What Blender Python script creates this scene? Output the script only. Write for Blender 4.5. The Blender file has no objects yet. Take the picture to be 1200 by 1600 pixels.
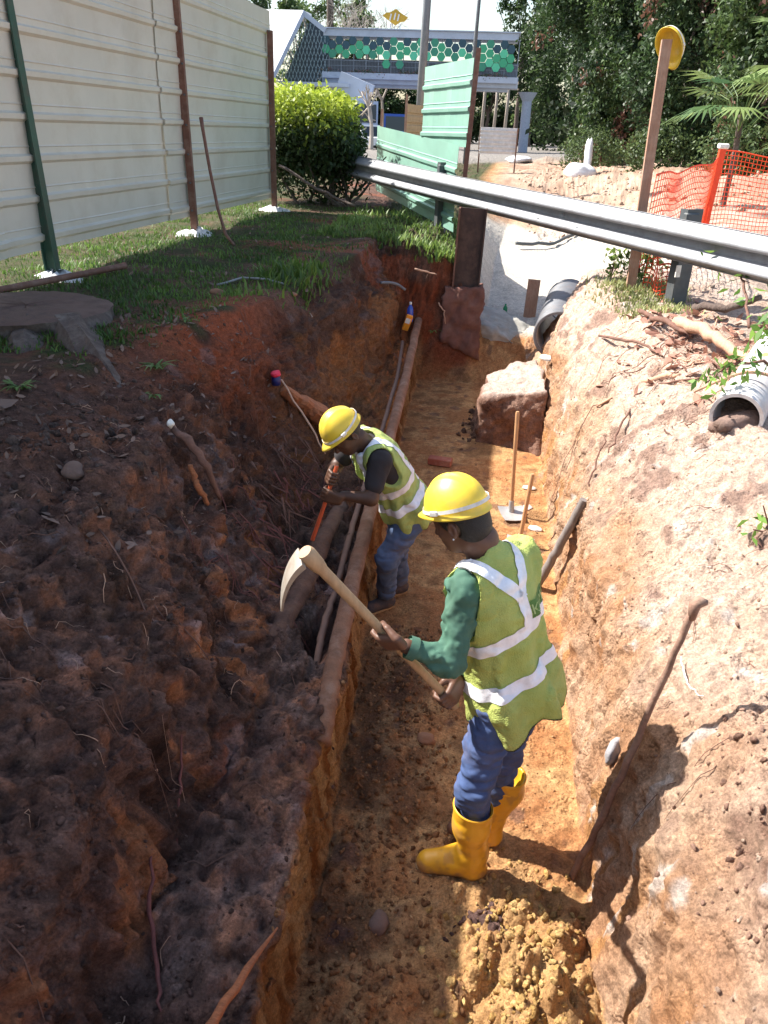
import bpy, bmesh, math, random, sys
import numpy as np
from mathutils import Vector, Matrix
from mathutils.bvhtree import BVHTree
# ---------------------------------------------------------------- camera, sky, sun, exposure
S = bpy.context.scene
R = math.radians
cam = bpy.data.cameras.new('camera'); camo = bpy.data.objects.new('camera', cam); S.collection.objects.link(camo); S.camera = camo
PITCH, YAW, ROLL, CH = R(26), R(6.6), R(2.2), 2.86
cf = Vector((-math.sin(YAW)*math.cos(PITCH), math.cos(YAW)*math.cos(PITCH), -math.sin(PITCH)))
r0 = Vector((math.cos(YAW), math.sin(YAW), 0)); u0 = r0.cross(cf)
cr = r0*math.cos(ROLL)+u0*math.sin(ROLL); cu = -r0*math.sin(ROLL)+u0*math.cos(ROLL)
M = Matrix((cr, cu, -cf)).transposed().to_4x4(); M.translation = Vector((0, 0, CH)); camo.matrix_world = M
cam.sensor_fit = 'VERTICAL'; cam.sensor_height = 36; cam.lens = 36*1240/1600; cam.clip_end = 1200; cam.clip_start = .05
S.render.resolution_x, S.render.resolution_y = 768, 1024
S.view_settings.view_transform = 'Standard'; S.view_settings.look = 'None'; S.view_settings.exposure = 1.28; S.view_settings.gamma = 1
S.view_settings.use_curve_mapping = False
W = bpy.data.worlds.new('World'); S.world = W; W.use_nodes = True
wn = W.node_tree.nodes; bg = wn['Background']
sky = wn.new('ShaderNodeTexSky'); sky.sky_type = 'NISHITA'; sky.sun_disc = False
SUNV = Vector((-.91, .25, 1)).normalized()
sky.sun_elevation = math.asin(SUNV.z); sky.sun_rotation = math.atan2(SUNV.x, SUNV.y) % (2*math.pi)
sky.air_density = 1.2; sky.dust_density = 2.0; sky.ozone_density = 1
W.node_tree.links.new(sky.outputs[0], bg.inputs[0]); bg.inputs[1].default_value = 0.115
sl = bpy.data.lights.new('sun', 'SUN'); sl.energy = 5.0; sl.angle = R(.5); sl.color = (1, .955, .88)
so = bpy.data.objects.new('sun', sl); S.collection.objects.link(so); so.rotation_euler = (-SUNV).to_track_quat('-Z', 'Y').to_euler(); so.location = (-20, 6, 25)
rng = np.random.default_rng(7); random.seed(7)
COL = S.collection.objects
# ---------------------------------------------------------------- helpers
def tag(o, label=None, cat=None, group=None, kind=None):
    if label: o['label'] = label
    if cat: o['category'] = cat
    if group: o['group'] = group
    if kind: o['kind'] = kind
    return o
def empty(name, loc, label=None, cat=None, group=None):
    o = bpy.data.objects.new(name, None); o.location = loc; COL.link(o); o.empty_display_size = .1
    return tag(o, label, cat, group)
def join(*parts):
    V = []; Fc = []; n = 0
    for v, f in parts:
        v = np.asarray(v, float); V.append(v); Fc += [tuple(i+n for i in q) for q in f]; n += len(v)
    return np.concatenate(V), Fc
def obj(name, vf, mat, parent=None, smooth=False, label=None, cat=None, group=None, kind=None, origin=None, sharp=None):
    v, f = vf; v = np.asarray(v, float)
    if parent is not None:
        pm = np.array(parent.matrix_basis.translation)
        q = parent.parent
        while q is not None: pm = pm+np.array(q.matrix_basis.translation); q = q.parent
        org = pm
    else:
        org = np.array(origin) if origin is not None else np.array([(v[:,0].min()+v[:,0].max())/2, (v[:,1].min()+v[:,1].max())/2, v[:,2].min()])
    me = bpy.data.meshes.new(name)
    if isinstance(f, np.ndarray):
        k = f.shape[1]; me.vertices.add(len(v)); me.vertices.foreach_set('co', (v-org).astype('f4').ravel())
        me.loops.add(f.size); me.loops.foreach_set('vertex_index', f.astype('i4').ravel())
        me.polygons.add(len(f)); me.polygons.foreach_set('loop_start', np.arange(0, f.size, k, dtype='i4'))
        me.polygons.foreach_set('loop_total', np.full(len(f), k, 'i4')); me.update(calc_edges=True); me.validate()
    else:
        me.from_pydata([tuple(p) for p in (v-org)], [], f); me.update()
    if smooth: me.polygons.foreach_set('use_smooth', np.ones(len(me.polygons), bool))
    if sharp: me.set_sharp_from_angle(angle=R(sharp))
    me.materials.append(mat)
    o = bpy.data.objects.new(name, me); COL.link(o)
    if parent is not None: o.parent = parent
    else: o.location = org
    return tag(o, label, cat, group, kind)
def rotm(rx=0, ry=0, rz=0):
    from mathutils import Euler
    return np.array(Euler((rx, ry, rz)).to_matrix())
def box(c, s, rot=None, bev=0):
    c = np.array(c, float); s = np.array(s, float)/2
    if bev:
        pts = []; b = min(bev, min(s)*.45)
        bm = bmesh.new(); bmesh.ops.create_cube(bm, size=2)
        for v in bm.verts: v.co = Vector((v.co.x*s[0], v.co.y*s[1], v.co.z*s[2]))
        bmesh.ops.bevel(bm, geom=bm.edges[:], offset=b, segments=1, affect='EDGES')
        bm.verts.index_update()
        V = np.array([v.co[:] for v in bm.verts]); Fc = [tuple(v.index for v in f.verts) for f in bm.faces]; bm.free()
    else:
        V = np.array([[x, y, z] for x in (-1, 1) for y in (-1, 1) for z in (-1, 1)])*s
        Fc = [(0,1,3,2),(4,6,7,5),(0,4,5,1),(2,3,7,6),(0,2,6,4),(1,5,7,3)]
    if rot is not None: V = V@np.array(rot).T
    return V+c, Fc
def frame_of(d):
    d = np.array(d, float); d /= np.linalg.norm(d)
    a = np.array([0, 0, 1.]) if abs(d[2]) < .9 else np.array([1., 0, 0])
    x = np.cross(a, d); x /= np.linalg.norm(x); return x, np.cross(d, x), d
def tube(pts, rad, n=8, cap=True, squash=None, jit=0):
    P = np.array(pts, float); k = len(P); rad = np.full(k, rad) if np.isscalar(rad) else np.array(rad, float)
    T = np.gradient(P, axis=0); V = []; x = None
    for i in range(k):
        t = T[i]/max(1e-9, np.linalg.norm(T[i]))
        if x is None: x, y, _ = frame_of(t)
        else: x = x-t*(x@t); x /= np.linalg.norm(x); y = np.cross(t, x)
        a = np.arange(n)/n*2*np.pi; rr = rad[i]*(1+(rng.uniform(-jit, jit, n) if jit else 0))
        V.append(P[i]+(np.cos(a)*rr)[:, None]*x+(np.sin(a)*rr*(squash or 1))[:, None]*y)
    V = np.concatenate(V); Fc = [(i*n+j, i*n+(j+1)%n, (i+1)*n+(j+1)%n, (i+1)*n+j) for i in range(k-1) for j in range(n)]
    if cap: Fc += [tuple(range(n))[::-1], tuple((k-1)*n+j for j in range(n))]
    return V, Fc
def bar(a, b, w, t, up=(0, 0, 1)):          # rectangular bar from a to b
    a = np.array(a, float); b = np.array(b, float); d = b-a; L = np.linalg.norm(d); d /= L
    u = np.array(up, float); x = np.cross(u, d)
    if np.linalg.norm(x) < 1e-4: x = np.array([1., 0, 0])
    x /= np.linalg.norm(x); y = np.cross(d, x)
    V = np.array([p+sx*x*w/2+sy*y*t/2 for p in (a, b) for sx, sy in ((-1,-1),(1,-1),(1,1),(-1,1))])
    return V, [(3,2,1,0),(4,5,6,7),(0,1,5,4),(1,2,6,5),(2,3,7,6),(3,0,4,7)]
def sweep(prof, a, b, xdir, zdir=(0, 0, 1), closed=True):   # extrude 2-D profile (x,z) along a->b
    a = np.array(a, float); b = np.array(b, float); X = np.array(xdir, float); Z = np.array(zdir, float); n = len(prof)
    V = np.array([p+q[0]*X+q[1]*Z for p in (a, b) for q in prof])
    Fc = [(i, (i+1)%n, n+(i+1)%n, n+i) for i in range(n if closed else n-1)]
    if closed: Fc += [tuple(range(n))[::-1], tuple(range(n, 2*n))]
    return V, Fc
def lathe(prof, c, n=24, axis=(0, 0, 1)):
    x, y, d = frame_of(axis); a = np.arange(n)/n*2*np.pi; V = []
    for r_, h in prof: V.append(np.array(c)+h*d+(np.cos(a)*r_)[:, None]*x+(np.sin(a)*r_)[:, None]*y)
    k = len(prof); return np.concatenate(V), [(i*n+j, i*n+(j+1)%n, (i+1)*n+(j+1)%n, (i+1)*n+j) for i in range(k-1) for j in range(n)]
def gridF(nu, nv, wrap=False):
    i, j = np.meshgrid(np.arange(nu-1), np.arange(nv-1 if not wrap else nv), indexing='ij'); j2 = (j+1) % nv
    return np.stack([i*nv+j, i*nv+j2, (i+1)*nv+j2, (i+1)*nv+j], -1).reshape(-1, 4)
def tris(Fc): return Fc
# ---- numpy noise
_P = np.random.default_rng(3).permutation(4096); _G = np.random.default_rng(5).uniform(-1, 1, 4096).astype('f4')
def _h(i, j, k): return _G[_P[(_P[(_P[i & 4095]+j) & 4095]+k) & 4095]]
def vnoise(p, s=1.0, seed=0):
    p = np.asarray(p, 'f4')/np.float32(s)+seed*17.31; i = np.floor(p).astype('i4'); f = (p-i); f = f*f*(3-2*f); o = 0
    for dx in (0, 1):
        wx = f[..., 0] if dx else 1-f[..., 0]
        for dy in (0, 1):
            wy = f[..., 1] if dy else 1-f[..., 1]
            for dz in (0, 1):
                wz = f[..., 2] if dz else 1-f[..., 2]
                o = o+wx*wy*wz*_h(i[..., 0]+dx, i[..., 1]+dy, i[..., 2]+dz)
    return o
def fbm(p, s, oct=4, seed=0, g=.5):
    o = 0; a = 1
    for k in range(oct): o = o+a*vnoise(p, s, seed+k); s /= 2.03; a *= g
    return o
def worley(p, s, seed=0):                     # F1 distance and cell id value
    p = np.asarray(p, 'f4')/s+seed*13.7; i = np.floor(p).astype('i4'); best = np.full(p.shape[:-1], 9, 'f4'); cid = np.zeros(p.shape[:-1], 'f4')
    for dx in (-1, 0, 1):
        for dy in (-1, 0, 1):
            for dz in (-1, 0, 1):
                a, b, c = i[..., 0]+dx, i[..., 1]+dy, i[..., 2]+dz
                q = np.stack([a+.5+.45*_h(a, b, c), b+.5+.45*_h(a+91, b, c), c+.5+.45*_h(a, b+57, c)], -1)
                d = np.sqrt(((p-q)**2).sum(-1)); m = d < best; best = np.where(m, d, best); cid = np.where(m, _h(a+7, b+3, c+11), cid)
    return best, cid
def sstep(a, b, x): t = np.clip((x-a)/(b-a), 0, 1); return t*t*(3-2*t)
# ---------------------------------------------------------------- materials
def srgb(h):
    h = h.lstrip('#'); c = [int(h[i:i+2], 16)/255 for i in (0, 2, 4)]
    return tuple(((x/12.92) if x <= .04045 else ((x+.055)/1.055)**2.4) for x in c)
def mat(name, col, rough=.7, var=.15, scale=8, bump=.1, bscale=40, metal=0, col2=None, spec=.5, coat=0, trans=None, streak=None, attr=False, bdist=.01, dirt=None, dscale=3, damt=.5):
    m = bpy.data.materials.new(name); m.use_nodes = True; nt = m.node_tree; N = nt.nodes; L = nt.links; b = N['Principled BSDF']
    b.inputs['Roughness'].default_value = rough; b.inputs['Metallic'].default_value = metal
    b.inputs['Specular IOR Level'].default_value = spec; b.inputs['Coat Weight'].default_value = coat
    tc = N.new('ShaderNodeTexCoord'); mp = N.new('ShaderNodeMapping'); L.new(tc.outputs['Object'], mp.inputs[0])
    if streak: mp.inputs['Scale'].default_value = streak
    nz = N.new('ShaderNodeTexNoise'); nz.inputs['Scale'].default_value = scale; nz.inputs['Detail'].default_value = 6; nz.inputs['Roughness'].default_value = .65; L.new(mp.outputs[0], nz.inputs['Vector'])
    mx = N.new('ShaderNodeMix'); mx.data_type = 'RGBA'
    cr_ = N.new('ShaderNodeMapRange'); cr_.inputs[1].default_value = .3; cr_.inputs[2].default_value = .7; L.new(nz.outputs[0], cr_.inputs[0]); L.new(cr_.outputs[0], mx.inputs[0])
    c = np.array(col[:3]); c2 = np.array(col2[:3]) if col2 is not None else c*(1+var)
    c1 = c if col2 is not None else c*(1-var)
    if attr:
        at = N.new('ShaderNodeVertexColor'); at.layer_name = 'Col'
        for k, v in ((6, 1-var), (7, 1+var)):
            q = N.new('ShaderNodeMix'); q.data_type = 'RGBA'; q.blend_type = 'MULTIPLY'; q.inputs[0].default_value = 1; L.new(at.outputs[0], q.inputs[6]); q.inputs[7].default_value = (v, v, v, 1); L.new(q.outputs[2], mx.inputs[k])
    else:
        mx.inputs[6].default_value = (*np.clip(c1, 0, 1), 1); mx.inputs[7].default_value = (*np.clip(c2, 0, 1), 1)
    out = mx.outputs[2]
    if dirt is not None:
        n3 = N.new('ShaderNodeTexNoise'); n3.inputs['Scale'].default_value = dscale; n3.inputs['Detail'].default_value = 8; n3.inputs['Roughness'].default_value = .7; L.new(tc.outputs['Object'], n3.inputs['Vector'])
        m3 = N.new('ShaderNodeMapRange'); m3.inputs[1].default_value = .48; m3.inputs[2].default_value = .68; m3.inputs[4].default_value = damt; L.new(n3.outputs[0], m3.inputs[0])
        x3 = N.new('ShaderNodeMix'); x3.data_type = 'RGBA'; L.new(m3.outputs[0], x3.inputs[0]); L.new(out, x3.inputs[6]); x3.inputs[7].default_value = (*dirt, 1); out = x3.outputs[2]
    L.new(out, b.inputs['Base Color'])
    if bump:
        n2 = N.new('ShaderNodeTexNoise'); n2.inputs['Scale'].default_value = bscale; n2.inputs['Detail'].default_value = 8; n2.inputs['Roughness'].default_value = .7; L.new(mp.outputs[0], n2.inputs['Vector'])
        bp = N.new('ShaderNodeBump'); bp.inputs['Strength'].default_value = bump; bp.inputs['Distance'].default_value = bdist; L.new(n2.outputs[0], bp.inputs['Height']); L.new(bp.outputs[0], b.inputs['Normal'])
    if trans:
        b.inputs['Transmission Weight'].default_value = 0
        tr = N.new('ShaderNodeBsdfTranslucent'); L.new(out, tr.inputs[0]); ms = N.new('ShaderNodeMixShader'); ms.inputs[0].default_value = trans
        L.new(b.outputs[0], ms.inputs[1]); L.new(tr.outputs[0], ms.inputs[2]); L.new(ms.outputs[0], N['Material Output'].inputs[0])
    return m
soil = mat('soil', (1, 1, 1), rough=.95, var=.34, scale=26, bump=1, bscale=48, attr=True, spec=.15, bdist=.022)
def crumb(m, amt=.55):
    nt = m.node_tree; N = nt.nodes; L = nt.links; b = N['Principled BSDF']; tc = N.new('ShaderNodeTexCoord')
    src = b.inputs['Base Color'].links[0].from_socket
    n = N.new('ShaderNodeTexNoise'); n.inputs['Scale'].default_value = 95; n.inputs['Detail'].default_value = 9; n.inputs['Roughness'].default_value = .8; L.new(tc.outputs['Object'], n.inputs['Vector'])
    mr = N.new('ShaderNodeMapRange'); mr.inputs[1].default_value = .32; mr.inputs[2].default_value = .62; mr.inputs[3].default_value = 1-amt; mr.inputs[4].default_value = 1.18; L.new(n.outputs[0], mr.inputs[0])
    v = N.new('ShaderNodeTexVoronoi'); v.inputs['Scale'].default_value = 58; v.inputs['Randomness'].default_value = 1; L.new(tc.outputs['Object'], v.inputs['Vector'])
    n5 = N.new('ShaderNodeTexNoise'); n5.inputs['Scale'].default_value = 6; n5.inputs['Detail'].default_value = 4; L.new(tc.outputs['Object'], n5.inputs['Vector'])
    gt = N.new('ShaderNodeMapRange'); gt.inputs[1].default_value = .45; gt.inputs[2].default_value = .62; gt.inputs[4].default_value = .9; L.new(n5.outputs[0], gt.inputs[0])
    mm = N.new('ShaderNodeMix'); mm.data_type = 'RGBA'; mm.blend_type = 'MULTIPLY'; mm.inputs[0].default_value = 1; L.new(src, mm.inputs[6])
    cb = N.new('ShaderNodeCombineColor'); [L.new(mr.outputs[0], cb.inputs[k]) for k in range(3)]; L.new(cb.outputs[0], mm.inputs[7]); L.new(mm.outputs[2], b.inputs['Base Color'])
    bp0 = b.inputs['Normal'].links[0].from_node
    b2 = N.new('ShaderNodeBump'); b2.inputs['Strength'].default_value = .9; b2.inputs['Distance'].default_value = .007; L.new(n.outputs[0], b2.inputs['Height']); L.new(bp0.outputs[0], b2.inputs['Normal'])
    b3 = N.new('ShaderNodeBump'); b3.invert = True; b3.inputs['Distance'].default_value = .012; L.new(gt.outputs[0], b3.inputs['Strength']); L.new(v.outputs['Distance'], b3.inputs['Height']); L.new(b2.outputs[0], b3.inputs['Normal']); L.new(b3.outputs[0], b.inputs['Normal'])
crumb(soil)
# ---------------------------------------------------------------- terrain: one sheet swept along the trench
ST = [  # y, then 17 (x,z) control points
(-12,[(-60,1.6),(-6,1.62),(-3,1.6),(-2.2,1.55),(-1.6,1.5),(-1.1,1.4),(-.7,1.35),(-.5,1.3),(0,1.3),(.5,1.3),(.75,1.3),(1.1,1.35),(1.5,1.4),(2,1.45),(3.2,1.55),(8,1.6),(60,1.6)]),
(.1,[(-60,1.6),(-6,1.62),(-2.4,1.6),(-1.8,1.35),(-1.3,1.3),(-.9,1.27),(-.55,1.25),(-.5,1.25),(0,1.25),(.6,1.25),(.7,1.25),(.95,1.27),(1.3,1.3),(1.8,1.4),(3.2,1.55),(8,1.6),(60,1.6)]),
(.75,[(-60,1.6),(-6,1.62),(-2.45,1.6),(-1.52,1.40),(-1.04,1.0),(-.87,.56),(-.5,.5),(-.46,0),(0,0),(.64,0),(.68,.38),(.74,.78),(1.02,1.10),(1.6,1.38),(3.2,1.55),(8,1.6),(60,1.6)]),
(2.4,[(-60,1.6),(-6,1.62),(-2.5,1.6),(-1.55,1.40),(-1.05,1.0),(-.87,.56),(-.5,.5),(-.47,0),(0,0),(.66,0),(.69,.38),(.75,.78),(1.02,1.10),(1.6,1.38),(3.2,1.55),(8,1.6),(60,1.6)]),
(4.5,[(-60,1.6),(-6,1.62),(-2.15,1.6),(-1.72,1.3),(-1.38,1.0),(-1.05,.6),(-.62,.5),(-.58,0),(0,0),(.66,0),(.69,.38),(.77,.80),(1.05,1.14),(1.6,1.40),(3,1.55),(8,1.6),(60,1.6)]),
(6.5,[(-60,1.6),(-6,1.62),(-1.62,1.6),(-1.42,1.3),(-1.25,.95),(-1.05,.52),(-.76,.45),(-.68,0),(0,0),(.68,0),(.7,.4),(.8,.8),(1.0,1.2),(1.35,1.45),(3,1.55),(8,1.6),(60,1.6)]),
(8.5,[(-60,1.6),(-6,1.62),(-1.45,1.6),(-1.33,1.3),(-1.2,.95),(-1.02,.5),(-.8,.42),(-.74,0),(0,0),(.68,0),(.68,.4),(.75,.8),(.88,1.2),(1.1,1.5),(2.8,1.55),(8,1.6),(60,1.6)]),
(9.7,[(-60,1.6),(-6,1.62),(-1.4,1.6),(-1.3,1.35),(-1.1,.95),(-.97,.5),(-.82,.42),(-.76,0),(0,0),(.6,.1),(.7,.4),(.8,.8),(.95,1.1),(1.2,1.45),(2.6,1.55),(8,1.6),(60,1.6)]),
(9.95,[(-60,1.6),(-6,1.62),(-1.4,1.62),(-1.25,1.6),(-1.0,1.58),(-.8,1.55),(-.55,1.45),(-.2,1.2),(.0,.5),(.5,.45),(.75,.5),(.95,.6),(1.2,.9),(1.5,1.2),(2.5,1.5),(8,1.6),(60,1.6)]),
(11,[(-60,1.6),(-6,1.62),(-1.6,1.62),(-1.35,1.62),(-1.1,1.6),(-.9,1.58),(-.6,1.5),(-.2,1.3),(.02,.62),(.6,.6),(1.0,.62),(1.4,.7),(1.8,.9),(2.2,1.2),(3.2,1.5),(8,1.6),(60,1.6)]),
(14,[(-60,1.6),(-6,1.62),(-2,1.62),(-1.6,1.62),(-1.3,1.6),(-1,1.58),(-.7,1.5),(-.2,1.3),(.1,.85),(.7,.8),(1.2,.8),(1.8,.85),(2.4,1.0),(2.9,1.3),(3.8,1.55),(8,1.6),(60,1.6)]),
(19,[(-60,1.6),(-6,1.6),(-3,1.6),(-2,1.6),(-1.5,1.55),(-1,1.5),(-.7,1.45),(-.2,1.4),(.4,1.25),(1,1.2),(1.6,1.2),(2.2,1.25),(2.8,1.4),(3.6,1.65),(5,1.8),(9,1.9),(60,1.8)]),
(27,[(-60,1.5),(-8,1.5),(-4,1.5),(-3,1.5),(-2,1.5),(-1.5,1.5),(-1,1.5),(-.5,1.5),(.4,1.5),(1.2,1.5),(2,1.5),(3,1.6),(4,1.75),(5,1.95),(7,2.0),(11,2.1),(60,1.8)]),
(50,[(-90,1.1),(-20,1.1),(-12,1.1),(-8,1.1),(-5,1.1),(-3,1.2),(-1,1.3),(0,1.4),(1,1.5),(2.5,1.5),(4,1.6),(6,1.7),(8,1.8),(10,1.8),(13,1.8),(20,1.8),(60,1.8)]),
(90,[(-160,.7),(-40,.7),(-25,.7),(-18,.7),(-12,.7),(-8,.7),(-4,.7),(0,.7),(2,.7),(4,.7),(7,.8),(10,.9),(13,1),(16,1),(20,1),(30,1),(120,1)]),
(500,[(-600,.7),(-200,.7),(-100,.7),(-60,.7),(-40,.7),(-25,.7),(-12,.7),(0,.7),(8,.7),(16,.7),(25,.8),(35,.9),(50,1),(70,1),(100,1),(160,1),(600,1)]),
]
NV = [10, 56, 44, 50, 50, 34, 42, 50, 50, 30, 42, 46, 44, 44, 26, 14]
ys = np.concatenate([np.arange(-12, 0, .6), np.arange(0, .9, .03), np.arange(.9, 3.6, .0145), np.arange(3.6, 6, .02), np.arange(6, 9.7, .03), np.arange(9.7, 10.05, .012), np.arange(10.05, 12, .04), np.arange(12, 20, .09), np.arange(20, 50, .6), np.geomspace(50, 500, 25)])
sy = np.array([s[0] for s in ST]); A = np.array([s[1] for s in ST])          # (m,17,2)
ys_w = ys
CPs = np.stack([np.stack([np.interp(ys_w, sy, A[:, k, c]) for c in (0, 1)], -1) for k in range(17)], 1)   # rows,17,2
# soften corners: gently wander the control points along y
for k in range(2, 14):
    w = fbm(np.stack([ys*0+k*5.3, ys, ys*0], -1), 1.1, 3, seed=k)*(.05 if k in (6, 7, 8, 9, 10) else .10)
    w = w*(1 if k not in (7, 9) else .5); fade = np.clip((12-ys)/3, 0, 1)
    CPs[:, k, 0] += w*fade
    if k not in (7, 8, 9): CPs[:, k, 1] += .4*fade*w
tt = np.concatenate([k+np.arange(n)/n for k, n in enumerate(NV)]+[[16.]])
i0 = np.minimum(tt.astype(int), 15); ft = (tt-i0)[None, :, None]
BP = CPs[:, i0]*(1-ft)+CPs[:, i0+1]*ft
# round the section slightly
for _ in range(3):
    BP[:, 1:-1] = .5*BP[:, 1:-1]+.25*(BP[:, :-2]+BP[:, 2:])
nr, nc = BP.shape[:2]
G = np.zeros((nr, nc, 3)); G[..., 0] = BP[..., 0]; G[..., 2] = BP[..., 1]; G[..., 1] = ys[:, None]
du = np.gradient(G, axis=0); dv = np.gradient(G, axis=1); Nn = np.cross(dv, du); Nn /= np.linalg.norm(Nn, axis=-1, keepdims=True)+1e-12
Nn[Nn[..., 2] < -.2] *= -1
T = np.broadcast_to(tt[None, :], (nr, nc)); X, Y, Z = G[..., 0], G[..., 1], G[..., 2]
wl = sstep(2.0, 3.0, T)*(1-sstep(5.9, 6.3, T))            # left bank
wf = sstep(6.8, 7.05, T)*(1-sstep(8.95, 9.15, T))         # floor
wface = sstep(6.0, 6.2, T)*(1-sstep(6.8, 7.05, T))
wr = sstep(9.0, 9.2, T)*(1-sstep(13.2, 14, T))            # right bank
wlg = 1-sstep(2.0, 2.6, T); near = np.clip((16-Y)/4, 0, 1)
big = fbm(G, .55, 3, 1); mid = fbm(G, .16, 3, 2); fin = fbm(G, .045, 3, 3, .6)
Gs = G*np.array([1, 1, .22]); strk = fbm(Gs, .07, 3, 4)    # vertical scraping
f1, c1 = worley(G, .085, 1); f2, c2 = worley(G, .032, 2); f3, c3 = worley(G, .16, 4)
clod = np.clip(.62-f1, 0, 1)*np.clip(c1+.35, 0, 1); clod2 = np.clip(.6-f2, 0, 1)*np.clip(c2+.6, 0, 1); clod3 = np.clip(.6-f3, 0, 1)*np.clip(c3-.1, 0, 1)
D = wl*(.060*big+.024*mid+.017*fin+.040*strk+.022*fbm(Gs, .035, 3, 14)+.024*clod+.016*clod2+.020*clod3)
D += wface*(.02*mid+.02*strk+.01*fin)
heap = np.exp(-(((X-.35)/.28)**2+((Y-1.95)/.42)**2)); path = np.exp(-((X-.15)/.5)**2)
fl = .012*mid+.008*fin+.022*clod*(.5+.8*sstep(-.2, .5, big))+.014*clod2
fl = fl*(1-.55*sstep(3.2, 4.5, Y))+heap*(.08+.10*mid+.12*clod+.07*clod2+.08*clod3+.03*fin)
leftclods = np.exp(-((X+.3)/.25)**2)*(1-sstep(3.6, 4.4, Y)); fl += leftclods*(.04*clod+.04*clod3+.02+.02*mid)
D += wf*fl
D += wr*(.040*big+.026*mid+.012*fin+.014*fbm(Gs, .035, 2, 12)+.018*strk*(1-sstep(10.5, 12, T))+.026*clod*sstep(-.1, .4, big)+.008*clod2+.05*clod3*sstep(10.8, 12, T))
D += wlg*near*(.03*big+.008*mid)+sstep(13.2, 14.2, T)*(.05*big+.03*mid+.02*fin)*near
D += sstep(16, 19, Y)*(1-sstep(40, 60, Y))*sstep(8, 9, T)*(.03*big+.0*mid+.22*np.clip(fbm(G, 1.6, 2, 9), 0, 1))
D *= 1-.75*sstep(10.0, 10.4, Y)*(1-sstep(15, 17, Y))*sstep(7.8, 8.2, T)*(1-sstep(12, 13, T))
# bowls: hole under the root and hollows in the banks
def dent(c, r, d): return -d*np.exp(-(((X-c[0])/r[0])**2+((Y-c[1])/r[1])**2+((Z-c[2])/r[2])**2))
D += dent((-.68, 3.35, .45), (.08, .20, .2), .30)+dent((-1.0, 2.9, .75), (.15, .2, .15), .10)+dent((-1.45, 3.6, 1.05), (.12, .2, .1), .14)+dent((-1.3, 2.55, .95), (.08, .14, .12), .12)+dent((-1.05, 2.0, .75), (.1, .15, .1), .1)
D += dent((-.85, 1.4, .5), (.12, .14, .2), .1)+dent((1.05, 2.15, .85), (.09, .1, .1), .08)+dent((1.5, 5.0, 1.2), (.2, .25, .15), .10)
TP = G+Nn*D[..., None]
# ---- real soil colours
def C(*c): return np.array(c)
n1 = fbm(G, .9, 3, 21); n2 = fbm(G, .25, 4, 22); n3 = fbm(G, .06, 3, 23); n4 = fbm(Gs, .10, 3, 24); nw = fbm(G, .12, 3, 26)
def mixc(a, b, t): return a+(b-a)*np.clip(t, 0, 1)[..., None]
dark = C(.080, .042, .031); brown = C(.15, .085, .060); red = C(.30, .085, .040); orange = C(.42, .185, .07); gold = C(.56, .33, .15); purple = C(.13, .075, .065); tan = C(.55, .38, .265); pink = C(.60, .44, .345)
hgt = Z+0*Y
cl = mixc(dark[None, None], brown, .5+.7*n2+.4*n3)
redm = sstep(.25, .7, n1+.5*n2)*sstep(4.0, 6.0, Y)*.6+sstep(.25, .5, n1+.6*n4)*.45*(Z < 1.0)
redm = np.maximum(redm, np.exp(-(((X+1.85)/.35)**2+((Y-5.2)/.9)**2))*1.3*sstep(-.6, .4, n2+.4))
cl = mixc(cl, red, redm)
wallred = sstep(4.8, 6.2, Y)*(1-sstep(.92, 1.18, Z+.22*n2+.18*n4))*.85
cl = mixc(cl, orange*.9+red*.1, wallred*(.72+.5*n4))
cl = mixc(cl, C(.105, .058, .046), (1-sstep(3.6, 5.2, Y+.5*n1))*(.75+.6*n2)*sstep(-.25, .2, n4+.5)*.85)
cl = mixc(cl, C(.26, .10, .03), sstep(.25, .6, n4+.2*n1)*(Z < .95)*.6)
cl = mixc(cl, C(.21, .085, .045), sstep(.1, .5, n4)*(Y < 5)*.5)
cl = mixc(cl, C(.20, .165, .165), sstep(.6, .95, nw+.6*n1)*.4)
cl = mixc(cl, C(.17, .115, .095), sstep(3.7, 3.95, T)*(1-sstep(5.7, 6, T))*(.35+.5*n2)*0+sstep(4.95, 5.2, T)*(.45+.6*n2)*(Y < 4.5)*.8)
cfce = mixc(C(.20, .075, .022)[None, None], gold*.75, .5+.9*n4)
cfl = mixc(orange*.95+brown*.25, gold*1.1, .5+.7*n2+.4*n3)
cfl = mixc(cfl, brown*1.1, leftclods*(.22+.7*n2))
cfl = mixc(cfl, C(.16, .065, .03), sstep(.25, .7, n2+.3*n1)*.6)
cfl = mixc(cfl, C(.62, .37, .16), heap*(.8+.5*n3)); cfl = mixc(cfl, purple, sstep(.7, 1., clod3*3+nw)*.6)
crb = mixc(C(.42, .215, .11)[None, None], tan, .45+.6*n2); crb = mixc(crb, C(.45, .22, .085), sstep(.0, .6, n4+.3*n1)*(1-sstep(.2, .9, Z))*.9)
crb = mixc(crb, pink, sstep(.7, 1.1, Z+.3*n1)); crb = mixc(crb, C(.25, .15, .115), sstep(.25, .7, n2+.5*n1+.35*n3)*sstep(.5, 1.0, Z)*.75)
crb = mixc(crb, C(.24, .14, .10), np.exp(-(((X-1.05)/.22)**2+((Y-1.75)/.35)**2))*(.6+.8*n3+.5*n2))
crb = mixc(crb, C(.62, .55, .50), sstep(.72, .95, n4+.5*nw)*.7)
gleft = mixc(C(.055, .07, .025)[None, None], C(.10, .075, .045), .5+.8*n2)
gright = mixc(C(.40, .28, .21)[None, None], C(.58, .47, .39), .5+.6*n2+.4*n1)
white = C(.64, .58, .50)[None, None]*(1-.16*np.clip(.5+n2+.6*n1, 0, 1))[..., None]
cg = gleft
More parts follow.
